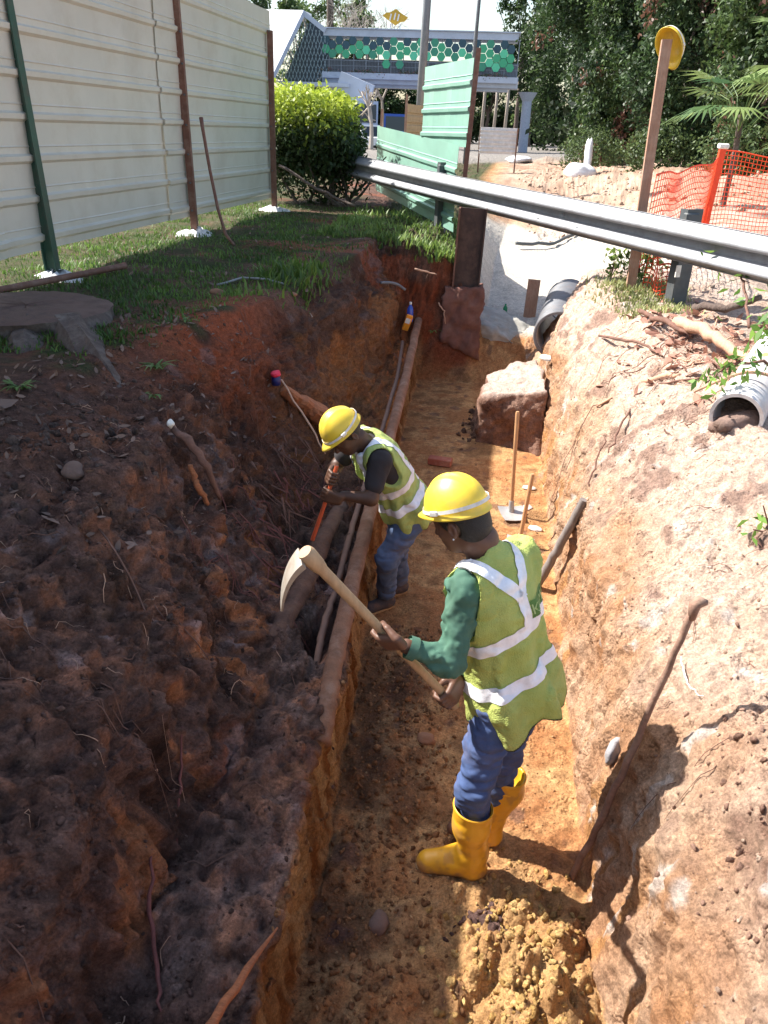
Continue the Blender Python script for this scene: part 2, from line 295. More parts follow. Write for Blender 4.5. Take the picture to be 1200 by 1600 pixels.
cg = mixc(cg, cl, sstep(1.6, 2.05, T+.3*n2)); cg = mixc(cg, cfce, sstep(5.95, 6.15, T)); cg = mixc(cg, cfl, sstep(6.85, 7.0, T)); cg = mixc(cg, crb, sstep(9.0, 9.1, T)); cg = mixc(cg, gright, sstep(12.8, 13.6, T+.4*n2))
endl = sstep(9.65, 9.8, Y)*sstep(3, 3.2, T)*(1-sstep(7.6, 7.9, T)); cg = mixc(cg, mixc(red[None, None]*.75, brown, .4+n2), endl*(Z < 1.45)*(Y < 10.1)); cg = mixc(cg, gleft, sstep(9.9, 10.05, Y)*sstep(2.5, 3, T)*(1-sstep(6.8, 7.5, T)))
cg = mixc(cg, white, sstep(10.1, 10.5, Y)*(1-sstep(16.5, 18, Y+n1))*sstep(6.7, 7.2, T)*(1-sstep(12.8, 13.5, T)))
far = sstep(17, 18.5, Y+n1)*sstep(7, 8, T); cg = mixc(cg, mixc(C(.33, .21, .145)[None, None], C(.50, .36, .27), .5+.8*n2+.5*fbm(G, 2.5, 3, 31)), far)
cg = mixc(cg, C(.22, .20, .18), sstep(38, 44, Y)*sstep(2, 3, T)*(1-sstep(12, 13, T))); cg = mixc(cg, C(.05, .08, .03), sstep(55, 60, Y)*(1-sstep(2, 3, T))); cg = mixc(cg, C(.05, .08, .03), sstep(55, 60, Y)*sstep(12, 13, T))
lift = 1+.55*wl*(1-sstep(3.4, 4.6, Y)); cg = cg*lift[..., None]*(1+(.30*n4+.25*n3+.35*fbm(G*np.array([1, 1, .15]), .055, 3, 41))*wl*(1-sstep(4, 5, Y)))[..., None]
cg = np.clip(cg, .015, .85)
def patch(name, c0, c1, r0_=0, r1=None, label=None):
    r1 = nr-1 if r1 is None else r1
    V = TP[r0_:r1+1, c0:c1+1].reshape(-1, 3); o = obj(name, (V, gridF(r1-r0_+1, c1-c0+1)), soil, smooth=True, kind='structure', origin=(0, 0, 0), label=label)
    ca = o.data.color_attributes.new('Col', 'FLOAT_COLOR', 'POINT'); cc = np.ones((len(V), 4), 'f4'); cc[:, :3] = cg[r0_:r1+1, c0:c1+1].reshape(-1, 3); ca.data.foreach_set('color', cc.ravel())
    return o
cix = lambda t: int(np.argmin(abs(tt-t))); rix = lambda y: int(np.argmin(abs(ys-y)))
r10 = rix(10.05)
patch('grass_verge', 0, cix(2.2), label='grass verge between the hoarding and the trench')
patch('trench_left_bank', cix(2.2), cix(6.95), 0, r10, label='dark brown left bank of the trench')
patch('trench_floor', cix(6.95), cix(9.0), 0, r10, label='orange trench floor half in shadow')
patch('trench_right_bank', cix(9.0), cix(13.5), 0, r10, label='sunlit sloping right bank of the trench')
patch('excavated_ground', cix(2.2), cix(13.5), r10, nr-1, label='pale excavated ground beyond the trench')
patch('bare_ground', cix(13.5), nc-1, label='bare pale ground behind the guardrail')
gV = TP.reshape(-1, 3); bvh = BVHTree.FromPolygons(gV.tolist(), gridF(nr, nc).tolist())
def ground(x, y, z0=6):
    h = bvh.ray_cast(Vector((x, y, z0)), Vector((0, 0, -1))); return (h[0].z, np.array(h[1])) if h[0] is not None else (1.5, np.array([0, 0, 1.]))
def gz(x, y): return ground(x, y)[0]
def pt(i, j): return TP[i, j], Nn[i, j]
# ---------------------------------------------------------------- implicit-surface modelling for figures
class Sdf:
    def __init__(s, lo, hi, h):
        s.h = h; s.lo = np.array(lo, 'f4'); s.n = np.ceil((np.array(hi)-s.lo)/h).astype(int)+1
        s.F = np.full(s.n, 1.0, 'f4')
    def sub(s, c0, c1, pad):
        a = np.clip(np.floor((np.minimum(c0, c1)-pad-s.lo)/s.h).astype(int), 0, s.n-1); b = np.clip(np.ceil((np.maximum(c0, c1)+pad-s.lo)/s.h).astype(int)+1, 1, s.n)
        if (b-a < 1).any(): return None, None
        sl_ = tuple(slice(x, y) for x, y in zip(a, b))
        P = np.stack(np.meshgrid(*[s.lo[i]+s.h*np.arange(a[i], b[i], dtype='f4') for i in range(3)], indexing='ij'), -1)
        return sl_, P
    def comb(s, sl_, d, k, op):
        f = s.F[sl_]
        if op == 'u':
            if k: hh = np.clip(.5+.5*(f-d)/k, 0, 1); s.F[sl_] = f+(d-f)*hh-k*hh*(1-hh)
            else: s.F[sl_] = np.minimum(f, d)
        elif op == 's': s.F[sl_] = np.maximum(f, -d)
    def cap(s, a, b, ra, rb=None, k=.02, op='u', flat=None):
        rb = ra if rb is None else rb; a = np.array(a, 'f4'); b = np.array(b, 'f4'); sl_, P = s.sub(a, b, max(ra, rb)*1.3+3*k+3*s.h)
        if sl_ is None: return
        ab = b-a; t = np.clip(((P-a)@ab)/(ab@ab+1e-9), 0, 1); q = P-a-t[..., None]*ab
        if flat is not None:
            ax, sc = flat; ax = np.array(ax, 'f4'); ax /= np.linalg.norm(ax); q = q+ax*((q@ax)*(1/sc-1))[..., None]
        s.comb(sl_, np.linalg.norm(q, axis=-1)-(ra+(rb-ra)*t), k, op)
    def chain(s, pts, rad, k=.02, op='u', flat=None):
        for i in range(len(pts)-1): s.cap(pts[i], pts[i+1], rad[i], rad[i+1], k, op, flat)
    def ell(s, c, r, ax, k=.03, op='u'):   # ax: 3x3 rows = axes
        c = np.array(c, 'f4'); r = np.array(r, 'f4'); ax = np.array(ax, 'f4'); sl_, P = s.sub(c, c, r.max()+3*k+3*s.h)
        if sl_ is None: return
        q = ((P-c)@ax.T)/r; L = np.linalg.norm(q, axis=-1); g = np.linalg.norm(q/r, axis=-1)+1e-6
        s.comb(sl_, (L*(L-1)/g).astype('f4'), k, op)
    def grid(s):
        return np.stack(np.meshgrid(*[s.lo[i]+s.h*np.arange(s.n[i], dtype='f4') for i in range(3)], indexing='ij'), -1)
    def mesh(s, relax=2):
        F = s.F; I = F < 0; n = s.n
        cor = [I[a:n[0]-1+a, b:n[1]-1+b, c:n[2]-1+c] for a in (0, 1) for b in (0, 1) for c in (0, 1)]
        cnt = sum(c.astype('i1') for c in cor); act = (cnt > 0) & (cnt < 8)
        idx = np.full(act.shape, -1, 'i4'); ijk = np.argwhere(act); idx[act] = np.arange(len(ijk))
        acc = np.zeros((len(ijk), 3)); num = np.zeros(len(ijk)); i, j, k = ijk.T
        offs = [(a, b, c) for a in (0, 1) for b in (0, 1) for c in (0, 1)]
        for o1 in offs:
            for ax in range(3):
                if o1[ax]: continue
                o2 = list(o1); o2[ax] = 1
                f1 = F[i+o1[0], j+o1[1], k+o1[2]]; f2 = F[i+o2[0], j+o2[1], k+o2[2]]; m = (f1 < 0) != (f2 < 0)
                t = np.where(m, f1/(f1-f2+1e-12), 0); p = np.stack([np.full(len(i), o1[q], float) for q in range(3)], -1); p[:, ax] = t
                acc[m] += p[m]; num[m] += 1
        V = (ijk+acc/num[:, None])*s.h+s.lo; Q = []
        for ax in range(3):
            sh = [slice(0, n[0]), slice(0, n[1]), slice(0, n[2])]
            lo_ = list(sh); hi_ = list(sh); lo_[ax] = slice(0, n[ax]-1); hi_[ax] = slice(1, n[ax])
            cr_ = I[tuple(lo_)] != I[tuple(hi_)]; e = np.argwhere(cr_); b_, c_ = [q for q in range(3) if q != ax]
            e = e[(e[:, b_] > 0) & (e[:, c_] > 0) & (e[:, b_] < n[b_]-1) & (e[:, c_] < n[c_]-1)]
            def at(db, dc): g = e.copy(); g[:, b_] -= db; g[:, c_] -= dc; return idx[g[:, 0], g[:, 1], g[:, 2]]
            q = np.stack([at(1, 1), at(0, 1), at(0, 0), at(1, 0)], -1); ins = I[e[:, 0], e[:, 1], e[:, 2]]
            if ax == 1: ins = ~ins
            q[~ins] = q[~ins][:, ::-1]; Q.append(q)
        Q = np.concatenate(Q); Q = Q[(Q >= 0).all(1)]
        for _ in range(relax):
            a = np.zeros_like(V); c = np.zeros(len(V))
            for u, v in ((0, 1), (1, 2), (2, 3), (3, 0)):
                np.add.at(a, Q[:, u], V[Q[:, v]]); np.add.at(c, Q[:, u], 1); np.add.at(a, Q[:, v], V[Q[:, u]]); np.add.at(c, Q[:, v], 1)
            V = .5*V+.5*a/np.maximum(c, 1)[:, None]
        return V, Q
def unit(v): v = np.array(v, float); return v/np.linalg.norm(v)
def fist(s, c, a, w, n, k=.003, hr=.016):
    c = np.array(c, float); a = unit(a); w = unit(np.array(w)-a*(np.array(w)@a)); n = unit(np.array(n)-a*(np.array(n)@a)-w*(np.array(n)@w)); P = lambda x, y, z: c+a*x+w*y+n*z
    for o in (-.028, -.009, .010, .028): s.cap(P(o, .004, hr+.014), P(o*.75, .072, hr+.006), .0135, .016, k=.012)
    for i, (o, ln) in enumerate(((-.032, .9), (-.0105, 1.03), (.0105, 1.0), (.032, .92))):
        r_ = .0098 if i else .0088
        s.chain([P(o, .0, hr+.013), P(o, -(hr+.017)*ln, hr*.6+.004), P(o, -(hr+.011)*ln, -hr*.9), P(o, .004, -(hr+.009)*ln)], [r_*1.12, r_, r_*.95, r_*.85], k=k)
    s.chain([P(.030, .060, hr), P(.046, .036, .0), P(.042, .010, -hr*.9), P(.030, -.010, -(hr+.014))], [.015, .0125, .0105, .009], k=.005)
def ear(s, c, L, U, Fd, r=1):
    s.ell(np.array(c)+L*.004, (.011, .032*r, .019*r), [L, U, Fd], k=.006); s.ell(np.array(c)+L*.013, (.007, .018, .010), [L, U, Fd], k=0, op='s')
def head(s, c, Fd, U, k=.02):
    L = np.cross(U, Fd); P = lambda f, l, u: np.array(c)+Fd*f+L*l+U*u
    s.ell(P(-.012, 0, .025), (.092, .074, .080), [Fd, L, U], k=k)
    s.ell(P(.03, 0, -.03), (.062, .060, .085), [Fd, L, U], k=.025)
    s.ell(P(.045, 0, -.088), (.036, .034, .026), [Fd, L, U], k=.02)            # chin
    for q in (-1, 1):
        s.ell(P(.055, q*.038, -.028), (.022, .02, .02), [Fd, L, U], k=.012)     # cheekbone
        s.ell(P(.094, q*.031, .0), (.015, .016, .010), [Fd, L, U], k=.008, op='s')
        s.ell(P(.076, q*.031, .0), (.0125, .0125, .0115), [Fd, L, U], k=.002)   # eyeball
        ear(s, P(-.012, q*.078, -.012), L*q, U, Fd)
    s.cap(P(.078, -.03, .022), P(.078, .03, .022), .012, .012, k=.012)         # brow
    s.chain([P(.085, 0, .005), P(.106, 0, -.032)], [.008, .013], k=.008)       # nose
    for q in (-1, 1): s.ell(P(.094, q*.012, -.036), (.010, .008, .008), [Fd, L, U], k=.004)
    s.cap(P(.083, -.018, -.060), P(.083, .018, -.060), .0075, .0075, k=.004); s.cap(P(.080, -.015, -.072), P(.080, .015, -.072), .008, .008, k=.004)
    s.cap(P(.094, -.02, -.066), P(.094, .02, -.066), .0022, .0022, k=0, op='s')
HL, HW = .120, .100
def helmet(person, c, Fd, U, material, bandm, ridges=True, tilt=0, label=None, HL=.120, HW=.100):
    L = np.cross(U, Fd); c = np.array(c, float); nu, nv = 22, 48; outer = []
    for i in range(nu):
        ph = (1-i/(nu-1))*math.pi/2
        for j in range(nv):
            th = j/nv*2*math.pi; x, y, z = HL*math.cos(ph)*math.cos(th), HW*math.cos(ph)*math.sin(th), .118*math.sin(ph)
            if i == nu-1: x *= 1.0; y *= 1.0
            z += (.007*math.exp(-((y/.011)**2))+.005*math.exp(-(((abs(y)-.035)/.008)**2)))*(math.sin(ph) > .25)*min(1, (math.sin(ph)-.25)*3) if ridges else 0
            outer.append(c+Fd*x+L*y+U*z)
    # brim ring: flares outward, long peak in front
    for rr, zz in ((1.015, -.005), (1.045, -.010), (1.085, -.017)):
        for j in range(nv):
            th = j/nv*2*math.pi; pk = max(0, math.cos(th))**4*(rr-1)*3.0
            outer.append(c+Fd*(HL*(rr+pk)*math.cos(th))+L*(HW*(rr)*math.sin(th))+U*(zz-.1*pk*.3))
    F_ = [(i*nv+j, (i+1)*nv+j, (i+1)*nv+(j+1)%nv, i*nv+(j+1)%nv) for i in range(nu+2) for j in range(nv)]
    h = obj('hard_hat', (outer, F_), material, person, smooth=True, label=label)
    sm = h.modifiers.new('thickness', 'SOLIDIFY'); sm.thickness = .004; sm.offset = -1
    band = []; nb = 48
    for dz, dr in ((.006, 1.03), (.018, 1.012), (.020, 1.03), (.007, 1.05)):
        for j in range(nb):
            th = j/nb*2*math.pi; band.append(c+Fd*(HL*1.01*dr*math.cos(th))+L*(HW*1.015*dr*math.sin(th))+U*(dz+.012*math.cos(th)*-1))
    obj('strap', (band, [(i*nb+j, i*nb+(j+1)%nb, ((i+1)%4)*nb+(j+1)%nb, ((i+1)%4)*nb+j) for i in range(4) for j in range(nb)]), bandm, h)
    for q in (-1, 1):
        k_ = c+L*q*HW*1.05+Fd*.03+U*.010
        obj('strap_clip', box(k_, (.03, .012, .018), rot=np.array([Fd, L, U]).T, bev=.003), bandm, h)
    return h
def band_between(vf, p0, n, h, push=.003, inv=False):          # faces of a mesh between two planes
    bm = bmesh.new(); v, f = vf; vs = [bm.verts.new(p) for p in v]
    n = unit(n); p0 = np.array(p0)
    d = (np.asarray(v)-p0)@n
    for q in f:
        dq = d[list(q)]
        if dq.max() > -.03 and dq.min() < h+.03:
            try: bm.faces.new([vs[i] for i in q])
            except ValueError: pass
    for z, sgn in ((0, True), (h, False)):
        g = bm.verts[:]+bm.edges[:]+bm.faces[:]
        bmesh.ops.bisect_plane(bm, geom=g, plane_co=Vector(p0+n*z), plane_no=Vector(n), clear_inner=sgn, clear_outer=not sgn)
    bmesh.ops.delete(bm, geom=[x for x in bm.verts if not x.link_faces], context='VERTS')
    bm.normal_update(); nn = {x: x.normal.copy() for x in bm.verts}
    for x in bm.verts: x.co += nn[x]*push
    bm.verts.index_update(); out = (np.array([x.co[:] for x in bm.verts]).reshape(-1, 3), [tuple(x.index for x in f_.verts) for f_ in bm.faces]); bm.free(); return out
def filt(vf, fn):
    v, f = vf; v = np.asarray(v)
    keep = [q for q in f if fn(v[list(q)].mean(0))]; used = sorted({i for q in keep for i in q}); mp = {u: i for i, u in enumerate(used)}
    return v[used], [tuple(mp[i] for i in q) for q in keep]
skin_dark = mat('skin_dark_brown', (.085, .040, .024), rough=.5, var=.12, scale=30, bump=.15, bscale=220, spec=.4, bdist=.002)
skin_mid = mat('skin_brown', (.125, .060, .038), rough=.5, var=.12, scale=30, bump=.15, bscale=220, spec=.4, bdist=.002)
hair_m = mat('black_hair', (.010, .009, .009), rough=.55, bump=.8, bscale=260, bdist=.004)
denim = mat('blue_denim', (.035, .065, .17), rough=.9, var=.25, scale=14, bump=.5, bscale=420, col2=(.075, .12, .26), dirt=(.16, .10, .07), dscale=5, damt=.35, bdist=.002)
denim_old = mat('faded_grey_blue_denim', (.055, .095, .19), rough=.9, var=.25, scale=14, bump=.5, bscale=420, col2=(.10, .15, .27), dirt=(.16, .10, .07), dscale=6, damt=.4, bdist=.002)
green_cloth = mat('green_jersey', (.050, .125, .085), rough=.85, var=.15, scale=18, bump=.25, bscale=300, dirt=(.09, .16, .11), dscale=6, damt=.4, bdist=.002)
black_cloth = mat('black_cloth', (.025, .020, .022), rough=.9, bump=.2, bscale=200, bdist=.002)
yel = mat('yellow_hard_hat', (.80, .56, .045), rough=.42, var=.06, bump=.06, bscale=120, coat=.15, dirt=(.50, .36, .12), dscale=9, damt=.6)
wht = mat('white_strap', (.74, .72, .66), rough=.6, bump=.1, dirt=(.4, .33, .25), dscale=30)
refl = mat('silver_reflective_tape', (.84, .84, .87), rough=.42, var=.07, scale=40, bump=.4, bscale=60, metal=.1, dirt=(.5, .46, .40), dscale=9, damt=.45, bdist=.006)
boot_m = mat('yellow_rubber', (1, 1, 1), rough=.45, var=.08, scale=10, bump=.10, bscale=30, coat=.15, attr=True)
boot_rim = mat('yellow_rubber_rim', (.72, .37, .022), rough=.45, bump=.05)
sole_m = mat('muddy_sole', (.38, .24, .12), rough=.9, bump=.6, bscale=60)
def meshvest(name, c1, c2):
    m = mat(name, c1, rough=.75, var=.1, scale=9, col2=c2, bump=0, spec=.3, dirt=(c1[0]*.55, c1[1]*.5, c1[2]*.6), dscale=4, damt=.4)
    nt = m.node_tree; N = nt.nodes; L = nt.links; tc = N.new('ShaderNodeTexCoord'); v = N.new('ShaderNodeTexVoronoi'); v.inputs['Scale'].default_value = 170
    L.new(tc.outputs['Object'], v.inputs[0]); b = N.new('ShaderNodeBump'); b.inputs['Strength'].default_value = .8; b.inputs['Distance'].default_value = .003
    n2 = N.new('ShaderNodeTexNoise'); n2.inputs['Scale'].default_value = 14; n2.inputs['Detail'].default_value = 3; L.new(tc.outputs['Object'], n2.inputs['Vector'])
    ad = N.new('ShaderNodeMath'); ad.operation = 'MULTIPLY_ADD'; ad.inputs[1].default_value = 4; L.new(n2.outputs[0], ad.inputs[0]); L.new(v.outputs[0], ad.inputs[2]); L.new(ad.outputs[0], b.inputs['Height']); L.new(b.outputs[0], N['Principled BSDF'].inputs['Normal'])
    return m
lime = meshvest('lime_mesh_fabric', (.35, .41, .095), (.45, .50, .15)); lime2 = meshvest('pale_lime_mesh_fabric', (.36, .44, .12), (.46, .54, .17))
def rot_about(v, ax, ang):
    v = np.array(v, float); ax = unit(ax); return v*math.cos(ang)+np.cross(ax, v)*math.sin(ang)+ax*(ax@v)*(1-math.cos(ang))
def wrinkle(s, amp, scale, seed, flat=(1, 1, 1)):
    m = np.abs(s.F) < .03; idx = np.argwhere(m); P = (idx*s.h+s.lo)*np.array(flat)
    s.F[m] += amp*(1-2*np.abs(vnoise(P, scale, seed)))+amp*.5*vnoise(P, scale*.45, seed+1)
def pip_push(vf, c):
    v, f = vf; d = v-np.array(c); return v+d/np.linalg.norm(d, axis=1)[:, None]*.002, f
# ---- the near worker, standing, holding a mattock
def worker_near():
    root = empty('person', (.12, 2.44, 0.02), 'worker in green sleeves, lime vest and yellow rubber boots holding a mattock', 'person', 'workers digging in the trench')
    fwd = unit((-.78, .62, 0)); lat = unit((-.62, -.78, 0)); up = np.array([0, 0, 1.])       # lat = his left
    pel = np.array((.235, 2.50, .95)); nb = np.array((.085, 2.50, 1.47)); tx = unit(nb-pel)   # torso axis
    tf = unit(fwd-tx*(fwd@tx)); tl = np.cross(tx, tf); AX = [tl, tf, tx]
    sL = np.array((.022, 2.372, 1.43)); sR = np.array((.222, 2.642, 1.42)); eL = np.array((-.005, 2.27, 1.185)); wL = np.array((-.165, 2.25, 1.25)); hL = np.array((-.237, 2.25, 1.288))
    hR = HR; eR = np.array((.15, 2.70, 1.13)); wR = hR+unit(eR-hR)*.085
    a = unit(HANDLE[1]-HANDLE[0])
    hc = np.array((-.022, 2.515, 1.622)); hf = unit((-.80, .38, -.42)); hu = unit(np.array((0, 0, 1.))-hf*hf[2]); hl = np.cross(hu, hf)
    hipL = pel+lat*.085-up*.06; hipR = pel-lat*.085-up*.06
    kL = np.array((.125, 2.375, .53)); kR = np.array((.235, 2.575, .52)); aL = np.array((.165, 2.40, .10)); aR = np.array((.245, 2.60, .10))
    def torso(s, g):
        s.ell(pel+tx*.02, np.array((.165, .125, .14))+g, AX, k=.03); s.ell(pel+tx*.2+tf*.01, np.array((.150, .115, .19))+g, AX, k=.05)
        s.ell(pel+tx*.37, np.array((.172, .120, .18))+g, AX, k=.05); s.cap(sL, sR, .062+g, .062+g, k=.06)
    s = Sdf((-.34, 2.1, 0.03), (.5, 2.85, 1.80), .0046); torso(s, -.016)
    s.chain([nb-tx*.04, nb+(hc-nb)*.5-hf*.03, hc-hu*.07-hf*.03], [.068, .058, .056], k=.03)
    for q, w, h, e in ((sL, wL, hL, eL), (sR, wR, hR, eR)): s.chain([q, e, w], [.040, .034, .027], k=.02)
    for hp, kn, an in ((hipL, kL, aL), (hipR, kR, aR)): s.chain([hp, kn, an], [.075, .050, .040], k=.03)
    for an, t in ((aL, -.18), (aR, -.18)): s.cap(an-np.array((0, 0, .05)), an+np.array((t, 0, -.055)), .038, .03, k=.02)
    fist(s, hL, a, wL-hL, (0, -.55, .8)); fist(s, hR, a, wR-hR, (.2, .3, 1))
    head(s, hc, hf, hu)
    body = obj('body', s.mesh(2), skin_mid, root, smooth=True)
    # hair under the hat
    s = Sdf(hc-.14, hc+.14, .005); s.ell(hc-hf*.016+hu*.028, (.1, .083, .09), [hf, hl, hu], k=0)
    s.ell(hc-hf*.05-hu*.025, (.062, .070, .075), [hf, hl, hu], k=.02)
    P = s.grid()-hc; s.F = np.maximum(s.F, (P@hf.astype('f4'))*.9-(P@hu.astype('f4'))*.55-.035); s.F = np.maximum(s.F, -(P@hu.astype('f4'))-.085)
    E = P-(-hf*.012); s.F = np.maximum(s.F, .022-np.linalg.norm(np.stack([E@hf.astype('f4'), (E@hu.astype('f4')+.012)*.75], -1), axis=-1)*1.0)
    obj('hair', s.mesh(2), hair_m, root, smooth=True)
    obj('earring', lathe([(.002, -.003), (.0035, 0), (.002, .003)], hc+hl*.088-hu*.042-hf*.008, 8, hl), refl, root)
    # green long-sleeved jersey
    s = Sdf((-.25, 2.12, .80), (.5, 2.86, 1.60), .0050); torso(s, .004)
    s.chain([sL, eL, wL+(eL-wL)*.08], [.064, .055, .037], k=.03); s.chain([sR, eR, wR+(eR-wR)*.08], [.064, .055, .037], k=.03); s.cap(nb-tx*.05, nb+(hc-nb)*.22-hf*.012, .080, .068, k=.03)
    wrinkle(s, .010, .065, 3, (1, 1, 1)); wrinkle(s, .004, .028, 5)
    obj('jersey', s.mesh(2), green_cloth, root, smooth=True)
    for w, e in ((wL, eL), (wR, eR)): obj('cuff', tube([w+(e-w)*.02, w+(e-w)*.2], [.041, .043], 20, cap=False), green_cloth, root, smooth=True)
    # trousers
    s = Sdf((-.05, 2.2, .20), (.5, 2.85, 1.02), .0055)
    s.ell(pel, (.178, .138, .13), AX, k=.03)
    s.chain([hipL, kL, aL+(kL-aL)*.45], [.102, .073, .060], k=.04); s.chain([hipR, kR, aR+(kR-aR)*.45], [.102, .073, .060], k=.04)
    wrinkle(s, .009, .07, 8, (.7, .7, 1.5)); wrinkle(s, .004, .03, 9, (.6, .6, 1.6))
    je = obj('jeans', s.mesh(2), denim, root, smooth=True)
    # rubber boots
    for hx, hy, tx_, ty_, top, tdir in ((.205, 2.395, -.085, 2.405, np.array((.130, 2.372, .425)), 0), (.262, 2.560, .085, 2.70, np.array((.270, 2.605, .40)), 1)):
        hl_ = np.array((hx, hy, 0.0)); toe = np.array((tx_, ty_, 0.0)); d = unit(toe-hl_); ank = hl_+d*.055
        s = Sdf(np.minimum(np.minimum(hl_, toe), top)-.11, np.maximum(np.maximum(hl_, toe), top)+.11, .0048)
        s.cap(hl_+d*.045+up*.050, toe-d*.045+up*.042, .044, .042, k=.03, flat=(up, .9))
        s.chain([ank+up*.06, ank+up*.15-d*.002, top-up*.10, top+up*.03], [.054, .060, .074, .084], k=.03)
        s.chain([ank+up*.13+d*.01, hl_+d*.13+up*.085, toe-d*.06+up*.055], [.056, .054, .046], k=.03); s.cap(hl_+d*.03+up*.05, ank+up*.10-d*.008, .043, .050, k=.02)
        wrinkle(s, .0018, .07, 12, (1, 1, 1.6))
        sx = unit(top-ank); s.cap(top-sx*.05, top+sx*.12, .070, .082, k=0, op='s')
        G3 = s.grid(); tilt = unit(np.array((.12, 0, 1.))); s.F = np.maximum(s.F, (G3-top)@tilt.astype('f4')); s.F = np.maximum(s.F, .004-G3[..., 2])
        vfb = s.mesh(2); bt = obj('rubber_boot', vfb, boot_m, root, smooth=True)
        bv = vfb[0]; mud = np.clip(sstep(.085, .0, bv[:, 2]+.045*fbm(bv, .05, 3, 77))*1.1+sstep(.25, .7, fbm(bv, .07, 4, 78))*.6, 0, 1)*.85; ybase = np.array((.72, .37, .022))
        ca_ = bt.data.color_attributes.new('Col', 'FLOAT_COLOR', 'POINT'); cc_ = np.ones((len(bv), 4), 'f4'); cc_[:, :3] = ybase+(np.array((.34, .17, .07))-ybase)*mud[:, None]; ca_.data.foreach_set('color', cc_.ravel())
        ring = []
        for kk, off in enumerate((-.004, -.052)):
            rr = .080 if kk == 0 else .0765; cpt = top+unit(top-ank)*off
            V, Fc = lathe([(rr-.001, -.007), (rr+.003, -.004), (rr+.003, .004), (rr-.001, .007)], cpt, 32, tilt); ring.append((V, Fc))
        obj('rim', join(*ring), boot_rim, bt, smooth=True)
        sole = []; nn = 28
        for z in (0.0, .018):
            for q in range(nn):
                th = q/nn*2*math.pi; cx = .5-.5*math.cos(th); Lw = .052-.012*math.exp(-((cx-.42)/.15)**2)*1.2-.004*(cx < .3); sd = np.array((-d[1], d[0], 0))
                sole.append(hl_+d*(cx*(np.linalg.norm(toe-hl_)+.002)-.002)+sd*math.sin(th)*Lw*1.02*(1 if abs(math.sin(th)) < .9 else 1)+up*z)
        obj('sole', (sole, [tuple(range(nn))[::-1], tuple(range(nn, 2*nn))]+[(q, (q+1)%nn, nn+(q+1)%nn, nn+q) for q in range(nn)]), sole_m, bt)
    # vest
    s = Sdf((-.2, 2.12, .70), (.56, 2.95, 1.62), .0052); torso(s, .030)
    hemc = pel-tx*.10; s.ell(hemc-tf*.015, (.205, .160, .20), AX, k=.07); s.cap(nb-tx*.05, nb+(hc-nb)*.08-hf*.02, .085, .080, k=.05)
    P = s.grid(); rel = P-pel.astype('f4'); u_ = rel@tx.astype('f4'); a1 = rel@tl.astype('f4'); a2 = rel@tf.astype('f4'); th = np.arctan2(a1, a2)
    fl_ = np.clip((.30-u_)/.35, 0, 1.2); s.F -= (.014*np.cos(th*6+u_*4)+.006*np.cos(th*11+1.3-u_*6))*fl_
    wrinkle(s, .010, .10, 15, (1.4, 1.4, .55)); wrinkle(s, .004, .04, 16)
    s.F = np.maximum(s.F, -(u_+.115+.026*np.cos(th*3.0+.6)+.012*np.cos(th*5+2.0)))                 # wavy hem
    for q, e in ((sL, eL), (sR, eR)):
        sd = unit(q-(sL+sR)/2); s.cap(q+sd*.055+up*.02, q+sd*.045-up*.15, .078, .072, k=0, op='s')
        s.cap(q+sd*.06, e+sd*.02, .085, .07, k=0, op='s')
    s.cap(nb+(hc-nb)*.25, nb+(hc-nb)*.9, .078, .09, k=0, op='s'); s.ell(nb+tf*.09+tx*.0, (.05, .05, .14), AX, k=0, op='s')
    vm = s.mesh(2); vest = obj('safety_vest', vm, lime, root, smooth=True)
    nrm = unit(tx+tf*.06); 
    for z in (.065, .262): obj('reflective_stripe', band_between(vm, pel+tx*z, unit(tx+tf*.10+tl*.10), .050), refl, vest, smooth=True)
    ba = lambda p: (p-pel)@tf < .02
    # straps: over each shoulder, crossing on the back
    cross = pel+tx*.43-tf*.12
    for p_a, p_b in ((nb+tl*.085+tx*.02, cross), (nb-tl*.085+tx*.02, cross)):
        ext = unit(p_b-p_a); wv = unit(np.cross(ext, -tf)); b1 = band_between(vm, p_a-wv*.024, wv, .048, .0035)
        obj('reflective_strap', filt(b1, lambda p: (p-pel)@tf < .10 and (p-pel)@tx > .425 and (abs((p-cross)@tl) < .2)), refl, vest, smooth=True)
    wv = tl; b1 = band_between(vm, cross-tl*.024, tl, .048, .004); obj('reflective_strap', filt(b1, lambda p: ba(p) and .31 < (p-pel)@tx < .44), refl, vest, smooth=True)
    def hemf(p):
        r_ = p-pel; h_ = math.atan2(r_@tl, r_@tf); return r_@tx+.115+.026*math.cos(h_*3+.6)+.012*math.cos(h_*5+2)
    nv_ = np.asarray(vm[0]); pip = filt(vm, lambda p: abs(hemf(p)) < .008)
    if len(pip[1]): obj('piping', pip_push(pip, pel), black_cloth, vest, smooth=True)
    for q in (sL, sR):
        sd = unit(q-(sL+sR)/2); a0, a1_ = q+sd*.055+up*.02, q+sd*.045-up*.15
        def dcap(p, a0=a0, b0=a1_): ab = b0-a0; t = min(1, max(0, (p-a0)@ab/(ab@ab))); return np.linalg.norm(p-a0-ab*t)-(.078-.006*t)
    helmet(root, hc+hu*.050-hf*.004, unit(hf+hu*.16), unit(hu-hf*.16), yel, wht, HL=.118, HW=.100)
    # lettering on the back of the vest
    cu_ = bpy.data.curves.new('lettering', 'FONT'); cu_.body = 'KAMMO'; cu_.size = .058; cu_.extrude = .001; cu_.space_character = 1.15
    to = bpy.data.objects.new('lettering', cu_); dg = bpy.context.evaluated_depsgraph_get(); COL.link(to); dg.update(); me = bpy.data.meshes.new_from_object(to.evaluated_get(bpy.context.evaluated_depsgraph_get())); COL.unlink(to)
